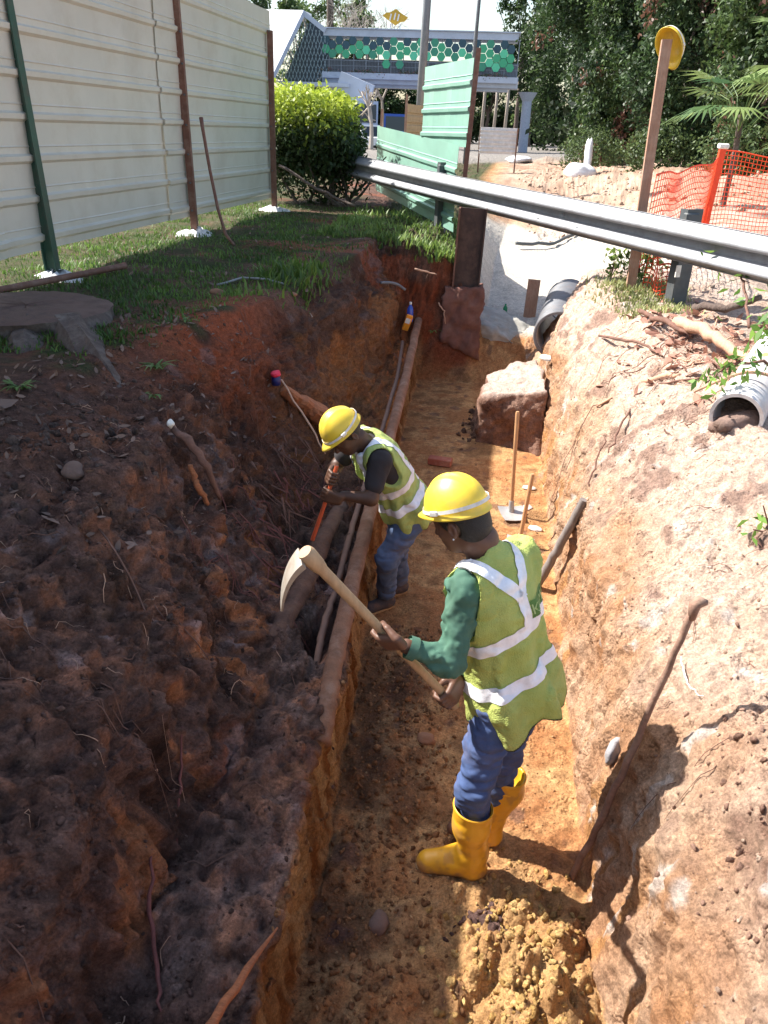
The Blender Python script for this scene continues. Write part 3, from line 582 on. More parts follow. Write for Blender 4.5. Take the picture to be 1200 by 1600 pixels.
    vb = BVHTree.FromPolygons([tuple(p) for p in vm[0]], [tuple(int(i) for i in q) for q in vm[1]]); rt = -tl*.92+tf*-.0
    V = []
    rt = -tl; base = pel+tx*.262-tf*.3-tl*.032
    pan = filt(vm, lambda p: -.21 < (p-pel)@tl < -.028 and .328 < (p-pel)@tx < .395 and (p-pel)@tf < .06)
    if len(pan[1]): obj('print_panel', pip_push(pan, pel), mat('dark_green_print', (.10, .20, .045), rough=.8), vest, smooth=True)
    cen_ = pel+tx*.362
    for v in me.vertices:
        an_ = (v.co.x)/.19; dr_ = -tf*math.cos(an_+.18)-tl*math.sin(an_+.18); q = cen_+tx*(v.co.y-.018)
        h = vb.ray_cast(Vector(q+dr_*.5), Vector(-dr_)); V.append(np.array(h[0])+dr_*.004 if h[0] is not None else q+dr_*.17)
    obj('lettering', (np.array(V), [tuple(p.vertices) for p in me.polygons]), mat('pale_lettering', (.62, .74, .36), rough=.6), vest)
    return root

HANDLE = [np.array((-.003, 2.40, .921)), np.array((-.464, 2.105, 1.643))]; HR = HANDLE[0]+unit(HANDLE[1]-HANDLE[0])*.03
def worker_far():
    root = empty('person', (-.45, 4.40, 0.02), 'bending worker with bare arms and lime vest poking the bank with an orange bar', 'person', 'workers digging in the trench')
    up = np.array([0, 0, 1.]); pel = np.array((-.375, 4.36, .80)); nb = np.array((-.60, 4.20, 1.215)); tx = unit(nb-pel); tf = unit((-.82, -.45, -.1)); tf = unit(tf-tx*(tf@tx)); tl = np.cross(tx, tf); AX = [tl, tf, tx]
    if tl@np.array((.5, -.85, 0)) < 0: print('W2 lat flipped', tl)
    sL = nb-tx*.035+tl*.165; sR = nb-tx*.035-tl*.165; hL = ROD[0]; hR = ROD[1]
    eL = np.array((-.535, 3.97, .985)); eR = np.array((-.80, 4.27, 1.02)); wL = hL+unit(eL-hL)*.085; wR = hR+unit(eR-hR)*.085; a = unit(ROD[2]-ROD[0])
    hc = np.array((-.705, 4.085, 1.315)); hf = unit((-.50, -.45, -.62)); hu = unit(np.array((-.35, -.1, 1.))-hf*(np.array((-.35, -.1, 1.))@hf)); hl = np.cross(hu, hf)
    hipL = pel+tl*.085-tx*.05; hipR = pel-tl*.085-tx*.05; kL = np.array((-.46, 4.245, .46)); kR = np.array((-.42, 4.44, .46)); aL = np.array((-.475, 4.40, .09)); aR = np.array((-.41, 4.60, .09))
    def torso(s, g):
        s.ell(pel+tx*.02, np.array((.160, .122, .14))+g, AX, k=.03); s.ell(pel+tx*.2-tf*.01, np.array((.145, .112, .19))+g, AX, k=.05)
        s.ell(pel+tx*.36-tf*.01, np.array((.165, .118, .17))+g, AX, k=.05); s.cap(sL, sR, .060+g, .060+g, k=.06)
    s = Sdf((-1.0, 3.80, .02), (-.1, 4.75, 1.55), .0062); torso(s, -.016)
    s.chain([nb-tx*.04, hc-hu*.07-hf*.03], [.066, .056], k=.03)
    for q, w, e in ((sL, wL, eL), (sR, wR, eR)): s.chain([q, e, w], [.050, .040, .027], k=.02)
    for hp, kn, an in ((hipL, kL, aL), (hipR, kR, aR)): s.chain([hp, kn, an], [.085, .055, .042], k=.03)
    fist(s, hL, a, wL-hL, (.1, -.8, .6)); fist(s, hR, a, wR-hR, (-.2, -.8, .6)); head(s, hc, hf, hu)
    obj('body', s.mesh(2), skin_dark, root, smooth=True)
    s = Sdf(hc-.14, hc+.14, .006); s.ell(hc-hf*.016+hu*.028, (.1, .083, .09), [hf, hl, hu], k=0); P = s.grid()-hc; s.F = np.maximum(s.F, (P@hf.astype('f4'))-(P@hu.astype('f4'))*.6-.03)
    obj('hair', s.mesh(2), hair_m, root, smooth=True)
    s = Sdf((-.95, 3.85, .70), (-.1, 4.75, 1.40), .006); torso(s, .004); s.chain([sL, sL+(eL-sL)*.62], [.066, .060], k=.03); s.chain([sR, sR+(eR-sR)*.62], [.066, .060], k=.03); wrinkle(s, .005, .07, 33)
    obj('t_shirt', s.mesh(2), black_cloth, root, smooth=True)
    s = Sdf((-.75, 4.0, .07), (-.1, 4.85, .96), .006); s.ell(pel, (.17, .132, .13), AX, k=.03)
    s.chain([hipL, kL, aL+up*.02], [.100, .070, .062], k=.04); s.chain([hipR, kR, aR+up*.02], [.100, .070, .062], k=.04); wrinkle(s, .009, .08, 35, (.7, .7, 1.4)); wrinkle(s, .004, .03, 36, (.6, .6, 1.6))
    obj('jeans', s.mesh(2), denim_old, root, smooth=True)
    for an, tq in ((aL, (-.60, 4.285)), (aR, (-.54, 4.50))):
        toe = np.array((*tq, 0.)); d = unit(toe-an*np.array((1, 1, 0))); s = Sdf(np.minimum(an, toe)-.1, np.maximum(an, toe)+.1, .0055)
        s.cap(np.array((an[0], an[1], .045))-d*.03, toe-d*.035+up*.043, .042, .040, k=.03); s.chain([an+up*.02, an-up*.03], [.048, .045], k=.03); G3 = s.grid(); s.F = np.maximum(s.F, .008-G3[..., 2])
        sh = obj('shoe', s.mesh(2), mat('dark_shoe', (.05, .045, .055), rough=.8, dirt=(.22, .12, .07), dscale=10, damt=.6) if 'dark_shoe' not in bpy.data.materials else bpy.data.materials['dark_shoe'], root, smooth=True)
        obj('sole', bar(np.array((an[0], an[1], .012))-d*.055, toe+up*.012-d*.01, .072, .014), bpy.data.materials['muddy_sole'], sh)
    s = Sdf((-.95, 3.85, .55), (-.05, 4.80, 1.40), .006); torso(s, .028); s.ell(pel-tx*.04, (.195, .150, .17), AX, k=.07)
    P = s.grid(); rel = P-pel.astype('f4'); u_ = rel@tx.astype('f4'); th = np.arctan2(rel@tl.astype('f4'), rel@tf.astype('f4')); fl_ = np.clip((.30-u_)/.35, 0, 1.2)
    s.F -= (.010*np.cos(th*7+u_*4)+.008*np.cos(th*11+1.3-u_*6))*fl_; wrinkle(s, .011, .10, 45, (1.4, 1.4, .6)); wrinkle(s, .004, .04, 46); s.F = np.maximum(s.F, -(u_+.11+.015*np.cos(th*3+.6)))
    for q, e in ((sL, eL), (sR, eR)):
        sd = unit(q-(sL+sR)/2); s.cap(q+sd*.05+tx*.02, q+sd*.04-tx*.14, .076, .070, k=0, op='s'); s.cap(q+sd*.03, e, .085, .07, k=0, op='s')
    s.cap(nb+(hc-nb)*.2, hc, .082, .09, k=0, op='s'); s.chain([nb+tf*.10+tx*.05, nb+tf*.13-tx*.22], [.06, .012], k=0, op='s')
    vm = s.mesh(2); vest = obj('safety_vest', vm, lime2, root, smooth=True)
    for z in (.06, .185): obj('reflective_stripe', band_between(vm, pel+tx*z, unit(tx+tf*.05), .048), refl, vest, smooth=True)
    for q in (-1, 1): obj('reflective_strap', filt(band_between(vm, nb+tl*q*.095-tl*.024, tl, .048, .0035), lambda p: (p-pel)@tx > .215), refl, vest, smooth=True)
    pp = filt(vm, lambda p: abs((p-pel)@tx+.11+.015*math.cos(math.atan2((p-pel)@tl, (p-pel)@tf)*3+.6)) < .008)
    if len(pp[1]): obj('piping', pip_push(pp, pel), black_cloth, vest, smooth=True)
    helmet(root, hc+hu*.045-hf*.004, unit(hf+hu*.1), unit(hu-hf*.1), yel, wht)
    return root
ROD = [np.array((-.775, 3.955, 1.00)), np.array((-.748, 3.965, 1.10)), np.array((-.865, 3.95, .70))]
def part_time(name, t0=[__import__('time').time()]):
    import time; print(name, round(time.time()-t0[0], 1)); t0[0] = time.time()
part_time('start'); worker_near(); part_time('near'); worker_far(); part_time('far')
wood = mat('pale_worn_wood', (.42, .27, .15), rough=.6, var=.18, scale=9, streak=(6, 6, 1), bump=.2, bscale=40, dirt=(.25, .15, .09), dscale=8)
steel_worn = mat('worn_steel', (.42, .38, .33), rough=.5, metal=.5, bump=.2, dirt=(.30, .17, .09), dscale=12)  # worn-steel tone with dirt, for the mattock blade
def mattock():
    a, b = HANDLE; d = unit(b-a); r_ = empty('mattock', tuple(a), 'mattock with a long pale wooden handle and one curved blade, gripped by the near worker', 'mattock')
    obj('handle', tube([a-d*.05, a+d*.2, a+d*.5, b-d*.06, b+d*.02], [.017, .016, .0165, .019, .022], 14), wood, r_, smooth=True, sharp=40)
    obj('eye_collar', tube([b-d*.055, b-d*.03, b+d*.025, b+d*.038], [.021, .026, .029, .024], 16), wood, r_, smooth=True, sharp=50)
    side = unit((-.80, -.25, -.35)); side = unit(side-d*(side@d)); dn = -d; V = []; w = np.cross(side, dn); K = 14
    for i in range(K):
        t = i/(K-1); c = b+side*(.02+.175*t)+dn*(.03*t+.10*t*t-.01)+d*.012; ww = .040*(1-t)**.6+.003; th = .011*(1-.75*t)
        tg = unit(side+dn*2*t*.9); nb_ = np.cross(tg, w)
        for sx, sy in ((-1, -1), (1, -1), (1, 1), (-1, 1)): V.append(c+w*sx*ww+nb_*sy*th)
    obj('blade', (np.array(V), [(i*4+j, i*4+(j+1)%4, (i+1)*4+(j+1)%4, (i+1)*4+j) for i in range(K-1) for j in range(4)]+[(3, 2, 1, 0), tuple((K-1)*4+j for j in range(4))]), steel_worn, r_, smooth=True, sharp=40)
mattock()
orange_paint = mat('chipped_orange_paint', (.55, .09, .03), rough=.5, dirt=(.12, .06, .04), dscale=25)
a = ROD[1]+unit(ROD[1]-ROD[0])*.07
obj('digging_bar', tube([a, ROD[0], ROD[2]], [.011, .011, .012], 8), orange_paint, smooth=True, sharp=40, label='orange painted steel bar held by the bending worker against the bank', cat='bar', origin=tuple(ROD[2]))
# ---------------------------------------------------------------- foreground and middle objects
cream = mat('cream_painted_steel', (.58, .55, .47), rough=.42, var=.04, scale=2, bump=.04, bscale=14, dirt=(.42, .36, .27), dscale=2.2, damt=.35, bdist=.01)
greensteel = mat('green_painted_steel', (.21, .37, .30), rough=.45, var=.08, scale=2, bump=.04, bscale=12, dirt=(.22, .44, .35), dscale=3, damt=.5)
dkgreen = mat('dark_green_paint', (.028, .075, .05), rough=.5, var=.1, dirt=(.10, .06, .045), dscale=6, damt=.7)
rustp = mat('brown_primer_steel', (.16, .07, .045), rough=.75, var=.2, dirt=(.30, .20, .15), dscale=9, damt=.5)
mortar = mat('pale_mortar', (.62, .60, .58), rough=.95, bump=.8, bscale=40)
galv = mat('galvanised_steel', (.30, .31, .33), rough=.5, var=.15, metal=.15, bump=.06, bscale=20, dirt=(.20, .19, .19), dscale=5, damt=.7)
darksteel = mat('dark_grey_steel', (.075, .085, .09), rough=.6, var=.2, dirt=(.16, .14, .12), dscale=6)
pilem = mat('rusty_pile_steel', (.060, .034, .026), rough=.75, var=.3, scale=6, bump=.4, bscale=25, dirt=(.15, .085, .06), dscale=4, damt=.8)
timber_m = mat('sawn_timber', (.36, .20, .13), rough=.8, var=.2, scale=10, streak=(8, 8, .6), bump=.35, bscale=30, dirt=(.52, .38, .28), dscale=6, damt=.5)
bark_m = mat('bark', (.105, .075, .062), rough=.95, var=.35, scale=14, streak=(1, 1, .25), bump=1, bscale=30, dirt=(.26, .22, .19), dscale=9, bdist=.02)
rootm = mat('root_bark', (.17, .085, .060), rough=.9, var=.3, scale=20, bump=.6, bscale=60, dirt=(.08, .05, .04), dscale=12)
palewood = mat('split_pale_wood', (.50, .30, .20), rough=.8, var=.2, scale=16, streak=(4, 4, .6), bump=.5, bscale=60)
redwood_m = mat('split_orange_wood', (.40, .14, .055), rough=.8, var=.3, scale=16, streak=(2, 6, 6), bump=.7, bscale=50, dirt=(.14, .05, .03), dscale=14)
pinkroot = mat('torn_red_root', (.16, .05, .040), rough=.8, var=.35, scale=20, bump=.4)
dryleaf = mat('dry_brown_leaf', (.20, .13, .10), rough=.75, var=.4, scale=3, bump=.2, trans=.2)
leafg = mat('fresh_green_leaf', (.12, .26, .035), rough=.45, var=.3, scale=6, bump=0, trans=.35)
grassm = mat('grass_blade', (.09, .17, .03), rough=.6, var=.35, scale=5, bump=0, trans=.35, col2=(.16, .24, .06))
pvcm = mat('pale_grey_plastic_pipe', (.60, .58, .57), rough=.45, var=.05, bump=.1, dirt=(.42, .30, .23), dscale=6, damt=.6)
blackpipe = mat('black_corrugated_plastic', (.15, .155, .17), rough=.5, var=.2, dirt=(.20, .17, .16), dscale=7, damt=.7)
concrete = mat('wet_concrete', (.36, .34, .30), rough=.9, var=.2, scale=6, bump=.6, bscale=30, dirt=(.48, .45, .40), dscale=3)
orangenet = mat('orange_plastic_net', (.85, .10, .03), rough=.5, var=.08, bump=0, trans=.25)
def leaf_cloud(P, size, nrm=None, spread=1.0, asp=.45, up=0.3):
    n = len(P); d = rng.normal(size=(n, 3)); d[:, 2] -= up; d /= np.linalg.norm(d, axis=1)[:, None]
    q = rng.normal(size=(n, 3))*spread
    if nrm is not None: q += nrm*1.2
    q[:, 2] += .4; w = np.cross(d, q); w /= np.linalg.norm(w, axis=1)[:, None]+1e-9; nn = np.cross(w, d)
    s = (size*rng.uniform(.6, 1.25, n))[:, None]
    V = np.stack([P, P+d*s*.5+w*s*asp*.5+nn*s*.08, P+d*s, P+d*s*.5-w*s*asp*.5+nn*s*.08], 1).reshape(-1, 3)
    return V, np.arange(4*n).reshape(-1, 4)
def setcol(o, cols):
    ca = o.data.color_attributes.new('Col', 'FLOAT_COLOR', 'POINT'); c = np.ones((len(o.data.vertices), 4), 'f4'); c[:, :3] = cols; ca.data.foreach_set('color', c.ravel())
foliage = mat('foliage', (1, 1, 1), rough=.5, var=.15, scale=3, bump=0, attr=True, trans=.35, spec=.4)
# --- hoarding on the verge
FX = lambda y: -3.66+(max(y, 6.5)-6.5)*.048
hoard = empty('hoarding_fence', (FX(6.5), 6.5, 1.6), 'tall cream ribbed metal hoarding with green and brown posts along the grass verge', 'fence')
def rib_profile(z0, z1, pitch=.30, phase=.10):
    pr = []; z = z0
    pr.append((0, z0)); k = z0+phase
    while k < z1-.06:
        pr += [(0, k-.042), (.026, k-.020), (.030, k+.016), (.004, k+.030), (.0, k+.034), (.0, k+.075), (.007, k+.083), (.0, k+.092)]; k += pitch
    pr.append((0, z1)); return pr
def ribbed_sheet(name, a, b, z0a, z0b, h, m, parent, off=0, pitch=.30, phase=.10, out=(1, 0, 0), thick=.004, warp=.011, n=9):
    pr = rib_profile(0, h, pitch, phase); a = np.array(a, float); b = np.array(b, float); V = []
    o = np.array(out, float)
    for i in range(n):
        t = i/(n-1); w = warp*math.sin(i*2.1+a[1]*3)
        base = a+(b-a)*t; z0 = z0a+(z0b-z0a)*t
        for x, z in pr: V.append(np.array([base[0], base[1], z0+z])+o*(x+off+w*math.sin(z*3)))
    k = len(pr); s_ = obj(name, (V, [(i*k+j, (i+1)*k+j, (i+1)*k+j+1, i*k+j+1) for i in range(n-1) for j in range(k-1)]), m, parent)
    md = s_.modifiers.new('thickness', 'SOLIDIFY'); md.thickness = thick; return s_
for i, (ya, yb) in enumerate(((-6, -2.9), (-3.0, .05), (0, 3.1), (3.0, 5.95), (5.88, 9.12), (9.02, 12.86))):
    ribbed_sheet('panel', (FX(ya)-.06, ya), (FX(yb)-.06, yb), 1.86-.0055*ya, 1.86-.0055*yb, 2.40+.06*(i == 5), cream, hoard, off=.024*(i % 2), phase=.10+.0*i)
for i, (y, h) in enumerate(((-2.8, 2.6), (.3, 2.6), (3.4, 2.6), (6.5, 2.75), (9.55, 2.6), (12.66, 2.38))):
    x = FX(y)+.03; g = gz(x, y); top = np.array((x-(.12 if i == 3 else .05 if i == 4 else 0), y-.02, g+h)); bot = np.array((x, y, g-.3))
    if i <= 3: p_ = obj('post', join(bar(bot, top, .10, .012, (0, 1, 0)), bar(bot+[.045, 0, 0], top+[.045, 0, 0], .012, .085, (0, 1, 0)), bar(bot-[.045, 0, 0], top-[.045, 0, 0], .012, .085, (0, 1, 0))), dkgreen, hoard, label='dark green steel post')
    else: p_ = obj('post', bar(bot, top, .075, .055, (0, 1, 0)), rustp, hoard, label='rusty brown post')
    lump, _ = lathe([(.001, .07), (.07, .06), (.13, .035), (.21, .012), (.30, -.04)], (x, y, g-.01), 18)[0], 0
    lump = lump+rng.normal(0, .018, lump.shape); obj('footing', (lump, lathe([(0, 0)]*5, (0, 0, 0), 18)[1]), mortar, hoard, smooth=True)
    for k in range(8):
        zz = 1.76+.1+.3*k
        if i > 3 and zz < g+h: obj('bolt', box((x-.01, y-.045, zz+.02), (.02, .02, .02), bev=.004), darksteel, hoard)
# --- tools against and in front of the hoarding
def spot(p): return tuple(p)
c0 = (-2.80, 8.85, gz(-2.8, 8.85)+.01)
obj('crowbar', tube([c0, (-2.93, 8.98, 1.70), (-3.05, 9.12, 1.95), (-3.16, 9.24, 2.35), (-3.24, 9.33, 2.72), (-3.27, 9.37, 2.86)], [.016, .018, .018, .018, .019, .024], 8), rustp, smooth=True, label='dark curved digging bar leaning on the hoarding beside the brown post', cat='crowbar')
obj('pipe_rod', tube([(-4.1, 3.6, 1.76), (-3.5, 5.40, 1.69), (-3.2, 6.87, 1.66), (-3.19, 6.90, 1.66)], [.026, .026, .026, .033], 10), rustp, smooth=True, sharp=40, label='brown steel tube lying on the grass at the foot of the green post', cat='tube')
# --- cut tree stump
def stump(c, r_, h):
    n = 48; V = []; rad = 1+.10*fbm(np.stack([np.cos(np.arange(n)/n*6.283)*1.5, np.sin(np.arange(n)/n*6.283)*1.5, np.zeros(n)], -1), 1, 3, 5)
    for k, (f, z) in enumerate(((0.02, .0), (.35, .004), (.7, -.004), (.93, 0), (.985, -.012), (1.0, -.05), (1.05, -.14), (1.16, -.26), (1.42, -.40), (1.7, -.6))):
        th = np.arange(n)/n*6.283; lob = 1+(.20*np.cos(th*3+.5)+.14*np.cos(th*5+2)+.08*np.cos(th*9))*(max(0, k-4)/5); rr = r_*f*rad*lob
        V.append(np.stack([c[0]+np.cos(th)*rr, c[1]+np.sin(th)*rr, np.full(n, c[2]+z)+rng.normal(0, .004, n)], -1))
    F_ = [(i*n+j, i*n+(j+1) % n, (i+1)*n+(j+1) % n, (i+1)*n+j) for i in range(9) for j in range(n)]
    V = np.concatenate(V); root = empty('tree_stump', (c[0], c[1], c[2]-.3), 'wide flat sawn tree stump at the top left edge of the trench', 'stump')
    obj('trunk_base', (V[n*4:], [tuple(a-4*n for a in q) for q in F_ if min(q) >= 4*n]), bark_m, root, smooth=True)
    obj('cut_face', (V[:n*5], [q for q in F_ if max(q) < 5*n]), mat('weathered_cut_wood', (.115, .068, .052), rough=.9, var=.3, scale=12, bump=.6, bscale=30, dirt=(.10, .055, .04), dscale=3, damt=.8), root, smooth=True)
    for pts, rr in ((((-2.62, 4.75, 1.60), (-2.42, 4.52, 1.55), (-2.24, 4.34, 1.52), (-2.08, 4.18, 1.47), (-1.96, 4.02, 1.42), (-1.90, 3.9, 1.36)), (.14, .13, .095, .06, .035, .008)), (((-2.85, 4.7, 1.55), (-2.72, 4.42, 1.54), (-2.6, 4.2, 1.50), (-2.45, 3.95, 1.40)), (.15, .13, .08, .01)), (((-3.1, 4.6, 1.55), (-3.1, 4.35, 1.54), (-3.05, 4.1, 1.45)), (.16, .12, .02))):
        obj('root', tube(pts, rr, 12, jit=.22), bark_m, root)
stump((-3.0, 4.95, 1.71), .52, .4)
# --- pipes along the left wall
pipe_m = mat('soil_caked_pipe', (.22, .105, .06), rough=.9, var=.3, scale=9, bump=.7, bscale=40, dirt=(.34, .21, .15), dscale=7, damt=.8, bdist=.02)
def wav(pts, k, amp):
    P = np.array(pts, float); t = np.linspace(0, len(P)-1, k); q = np.stack([np.interp(t, np.arange(len(P)), P[:, c]) for c in range(3)], -1)
    return q+rng.normal(0, amp, q.shape)
def pipe_run(name, pts, r_, m, label, k=70, cat='pipe', n=12, amp=.002, jit=.04):
    P = wav(pts, k, amp); rr = r_*(1+.08*vnoise(P, .12, 3)); return obj(name, tube(P, rr, n, jit=jit), m, smooth=True, label=label, cat=cat)
pipe_run('water_pipe', [(-.80, 9.85, .72), (-.71, 7.6, .64), (-.665, 5.8, .58), (-.64, 4.8, .56), (-.60, 3.8, .56), (-.56, 3.0, .54), (-.545, 2.75, .50), (-.54, 2.6, .44)], .046, pipe_m, 'thicker of two soil covered pipes running along the left wall under the bottles')
pipe_run('service_pipe', [(-.90, 9.0, .63), (-.80, 7.6, .61), (-.755, 5.8, .56), (-.73, 4.8, .545), (-.69, 3.8, .53), (-.68, 3.3, .50), (-.66, 3.0, .42)], .019, mat('grey_brown_pipe', (.20, .11, .075), rough=.8, dirt=(.14, .08, .06), dscale=9), 'thin grey pipe running close beside the thicker soil covered pipe')
pipe_run('large_root', [(-.86, 5.2, .40), (-.85, 4.6, .54), (-.84, 4.1, .61), (-.82, 3.75, .64), (-.85, 3.4, .60), (-.90, 3.0, .54), (-.97, 2.7, .43)], .050, mat('muddy_root', (.12, .062, .042), rough=.95, var=.35, scale=12, bump=1, bscale=30, dirt=(.22, .11, .06), dscale=8, bdist=.02), 'thick muddy root arching over the hole behind the mattock blade', cat='root', jit=.12)
# --- bottles on the pipe end
bt = obj('bottle', lathe([(.001, 0), (.036, .0), (.038, .02), (.038, .13), (.030, .165), (.013, .19), (.013, .21)], (-.87, 9.42, .775), 16), mat('blue_plastic', (.02, .07, .42), rough=.2, var=.05, bump=0, coat=.5), smooth=True, sharp=40, label='blue plastic bottle with white cap standing on the pipe end', cat='bottle')
obj('cap', lathe([(.016, .20), (.016, .225), (.001, .228)], (-.87, 9.42, .775), 12), wht, bt)
ob = empty('juice_carton', (-.865, 9.30, .72), 'orange drink packet leaning in front of the blue bottle', 'carton')
obj('pack', box((-.885, 9.30, .785), (.075, .045, .19), rot=rotm(.1, .30, .2), bev=.008), mat('orange_carton', (.85, .30, .02), rough=.4, var=.1, bump=0), ob)
obj('label_panel', box((-.879, 9.272, .81), (.055, .004, .06), rot=rotm(.1, .30, .2)), wht, ob)
# --- objects on the trench floor
gb = gz(-.33, 6.93)
brk = obj('brick', box((-.29, 6.93, gb+.035), (.22, .10, .065), rot=rotm(0, 0, -.15), bev=.006), mat('red_brick', (.34, .10, .06), rough=.9, bump=.4, dirt=(.5, .3, .2), dscale=10), label='red brick lying on the shaded floor behind the near worker', cat='brick')
handle_m = mat('turned_wood_handle', (.50, .27, .13), rough=.5, var=.15, scale=9, streak=(5, 5, 1), bump=.1)
shovblade = mat('dusty_steel_blade', (.42, .41, .40), rough=.55, metal=.4, var=.1, dirt=(.42, .30, .22), dscale=12)
def hoe(x, y, top, ang, label):
    g = gz(x, y); r_ = empty('hoe', (x, y, g), label, 'hoe', 'hoes standing on the trench floor'); b = np.array((x, y, g+.05)); t = np.array(top)
    obj('handle', tube([b, b+(t-b)*.5, t-(t-b)*.02, t], [.017, .016, .017, .012], 10), handle_m, r_, smooth=True, sharp=40)
    R_ = rotm(0, 0, ang); n = 9; V = []
    for lay in (0, .006):
        for i in range(n):
            u = i/(n-1)
            for v in (-1, -.5, 0, .5, 1):
                w = .085+.02*u; V.append(R_@np.array((v*w, -.15+.19*u, .012+.035*(u**3)+.02*v*v*.4+lay+.0))+np.array((x, y, g)))
    m_ = n*5; F_ = [(i*5+j, i*5+j+1, (i+1)*5+j+1, (i+1)*5+j) for i in range(n-1) for j in range(4)]; F2 = [tuple(a+m_ for a in q[::-1]) for q in F_]
    rim = list(range(0, 5))+[i*5+4 for i in range(1, n)]+[(n-1)*5+j for j in (3, 2, 1, 0)]+[i*5 for i in range(n-2, 0, -1)]; L_ = len(rim)
    obj('blade', (V, F_+F2+[(rim[i], rim[i]+m_, rim[(i+1) % L_]+m_, rim[(i+1) % L_]) for i in range(L_)]), shovblade, r_)
    obj('socket', tube([b-(t-b)*.04, b+(t-b)*.09], [.028, .021], 10), shovblade, r_, smooth=True, sharp=40)
hoe(.36, 5.98, (.325, 6.02, .88), .25, 'farther hoe with upright wooden handle on the sunlit trench floor')
hoe(.42, 5.46, (.455, 5.48, .59), -.2, 'nearer hoe with shorter wooden handle on the sunlit trench floor')
stm = mat('pale_flat_stone', (.52, .45, .40), rough=.9, bump=.3)
def rock(name, c, s, m, label=None, cat='stone', group=None, seed=0, parent=None, sub=3, amp=.25):
    bm = bmesh.new(); bmesh.ops.create_icosphere(bm, subdivisions=sub, radius=1); V = np.array([v.co[:] for v in bm.verts]); F_ = [tuple(v.index for v in f.verts) for f in bm.faces]; bm.free()
    V = V*(1+amp*fbm(V, .9, 3, 50+seed)[:, None]); V = V*np.array(s)@rotm(0, 0, seed*1.3).T+np.array(c)
    return obj(name, (V, F_), m, parent, smooth=sub > 2, label=label, cat=cat if parent is None else None, group=group)
for i, (x, y) in enumerate(((.53, 6.55), (.50, 6.15), (.55, 5.75), (.52, 5.35), (.33, 5.2))):
    rock('flat_stone', (x, y, gz(x, y)+.01), (.06, .04, .014), stm, ('farthest pale flat stone by the right wall beyond the hoes', 'pale flat stone right of the farther hoe', 'pale flat stone between the two hoes by the right wall', 'pale flat stone right of the nearer hoe blade', 'pale flat stone just in front of the nearer hoe')[i], group='flat stones near the hoes', seed=i)
# soil block left standing in the trench
def displaced_block(name, corners_b, corners_t, m, amp, label, cat, n=34, kind=None):
    B = np.array(corners_b, float); Tt = np.array(corners_t, float); bm = bmesh.new()
    vs = [bm.verts.new(p) for p in list(B)+list(Tt)]
    for q in ((3,2,1,0),(4,5,6,7),(0,1,5,4),(1,2,6,5),(2,3,7,6),(3,0,4,7)): bm.faces.new([vs[i] for i in q])
    bmesh.ops.subdivide_edges(bm, edges=bm.edges[:], cuts=n, use_grid_fill=True); bm.normal_update(); bm.verts.index_update()
    V = np.array([v.co[:] for v in bm.verts]); N_ = np.array([v.normal[:] for v in bm.verts]); F_ = [tuple(v.index for v in f.verts) for f in bm.faces]; bm.free()
    f_, c_ = worley(V, .12, 8); dd = amp*(fbm(V, .3, 4, 60)+.35*fbm(V, .07, 3, 61)+.6*np.clip(.5-f_, 0, 1))
    V = V+N_*dd[:, None]; o = obj(name, (V, F_), m, smooth=True, label=label, cat=cat, kind=kind); return o, V, N_
o, V, N_ = displaced_block('soil_block', [(-.02, 7.60, -.05), (.66, 7.40, -.05), (.74, 8.9, -.05), (.05, 8.75, -.05)], [(.10, 7.62, .47), (.66, 7.48, .62), (.60, 8.7, .58), (.08, 8.65, .44)], soil, .05, 'block of uncut earth with sunlight painted on its top standing across the trench floor', 'soil block')
t_ = sstep(.3, .9, N_[:, 2]+.25*fbm(V, .1, 3, 3)); setcol(o, mixc(mixc(C(.21, .11, .075)[None], C(.32, .19, .14), .5+fbm(V, .15, 3, 5)), C(.55, .43, .36), t_))  # upward faces painted paler than the sides, standing in for sun and shade
rock('broken_concrete', (.70, 8.35, .72), (.05, .09, .03), mortar, 'small white broken piece on the right end of the soil block', 'rubble', seed=3)
o, V, N_ = displaced_block('concrete_mass', [(-.12, 9.92, -.1), (.72, 9.95, -.1), (.72, 10.9, -.1), (-.12, 10.9, -.1)], [(-.12, 9.95, .74), (.66, 9.95, .34), (.7, 10.9, .55), (-.12, 10.7, .80)], concrete, .045, 'rough grey concrete mass at the far end of the trench beside the pile', 'concrete')
# steel pile
pl = empty('steel_pile', (-.21, 9.92, .3), 'dark rusty steel pile standing in the end wall of the trench under the guardrail', 'pile')
pt_, pb_ = np.array((-.235, 9.93, 2.02)), np.array((-.27, 9.93, .42))
obj('web', bar(pb_, pt_, .30, .02, (0, 1, 0)), pilem, pl); 
for q in (-1, 1): obj('flange', bar(pb_+[q*.155, 0, 0], pt_+[q*.155, 0, 0], .018, .16, (0, 1, 0)), pilem if q > 0 else rustp, pl)
o, V, N_ = displaced_block('pile_casing', [(-.50, 9.78, .50), (-.03, 9.80, .28), (-.03, 10.05, .28), (-.50, 10.05, .5)], [(-.50, 9.80, 1.12), (-.05, 9.82, 1.16), (-.05, 10.05, 1.16), (-.50, 10.05, 1.12)], mat('red_soil_crust', (.17, .075, .055), rough=.95, var=.3, bump=.8, bscale=40, dirt=(.26, .15, .11), dscale=5), .065, 'crust of red earth stuck round the lower end of the steel pile', 'earth crust', n=18)
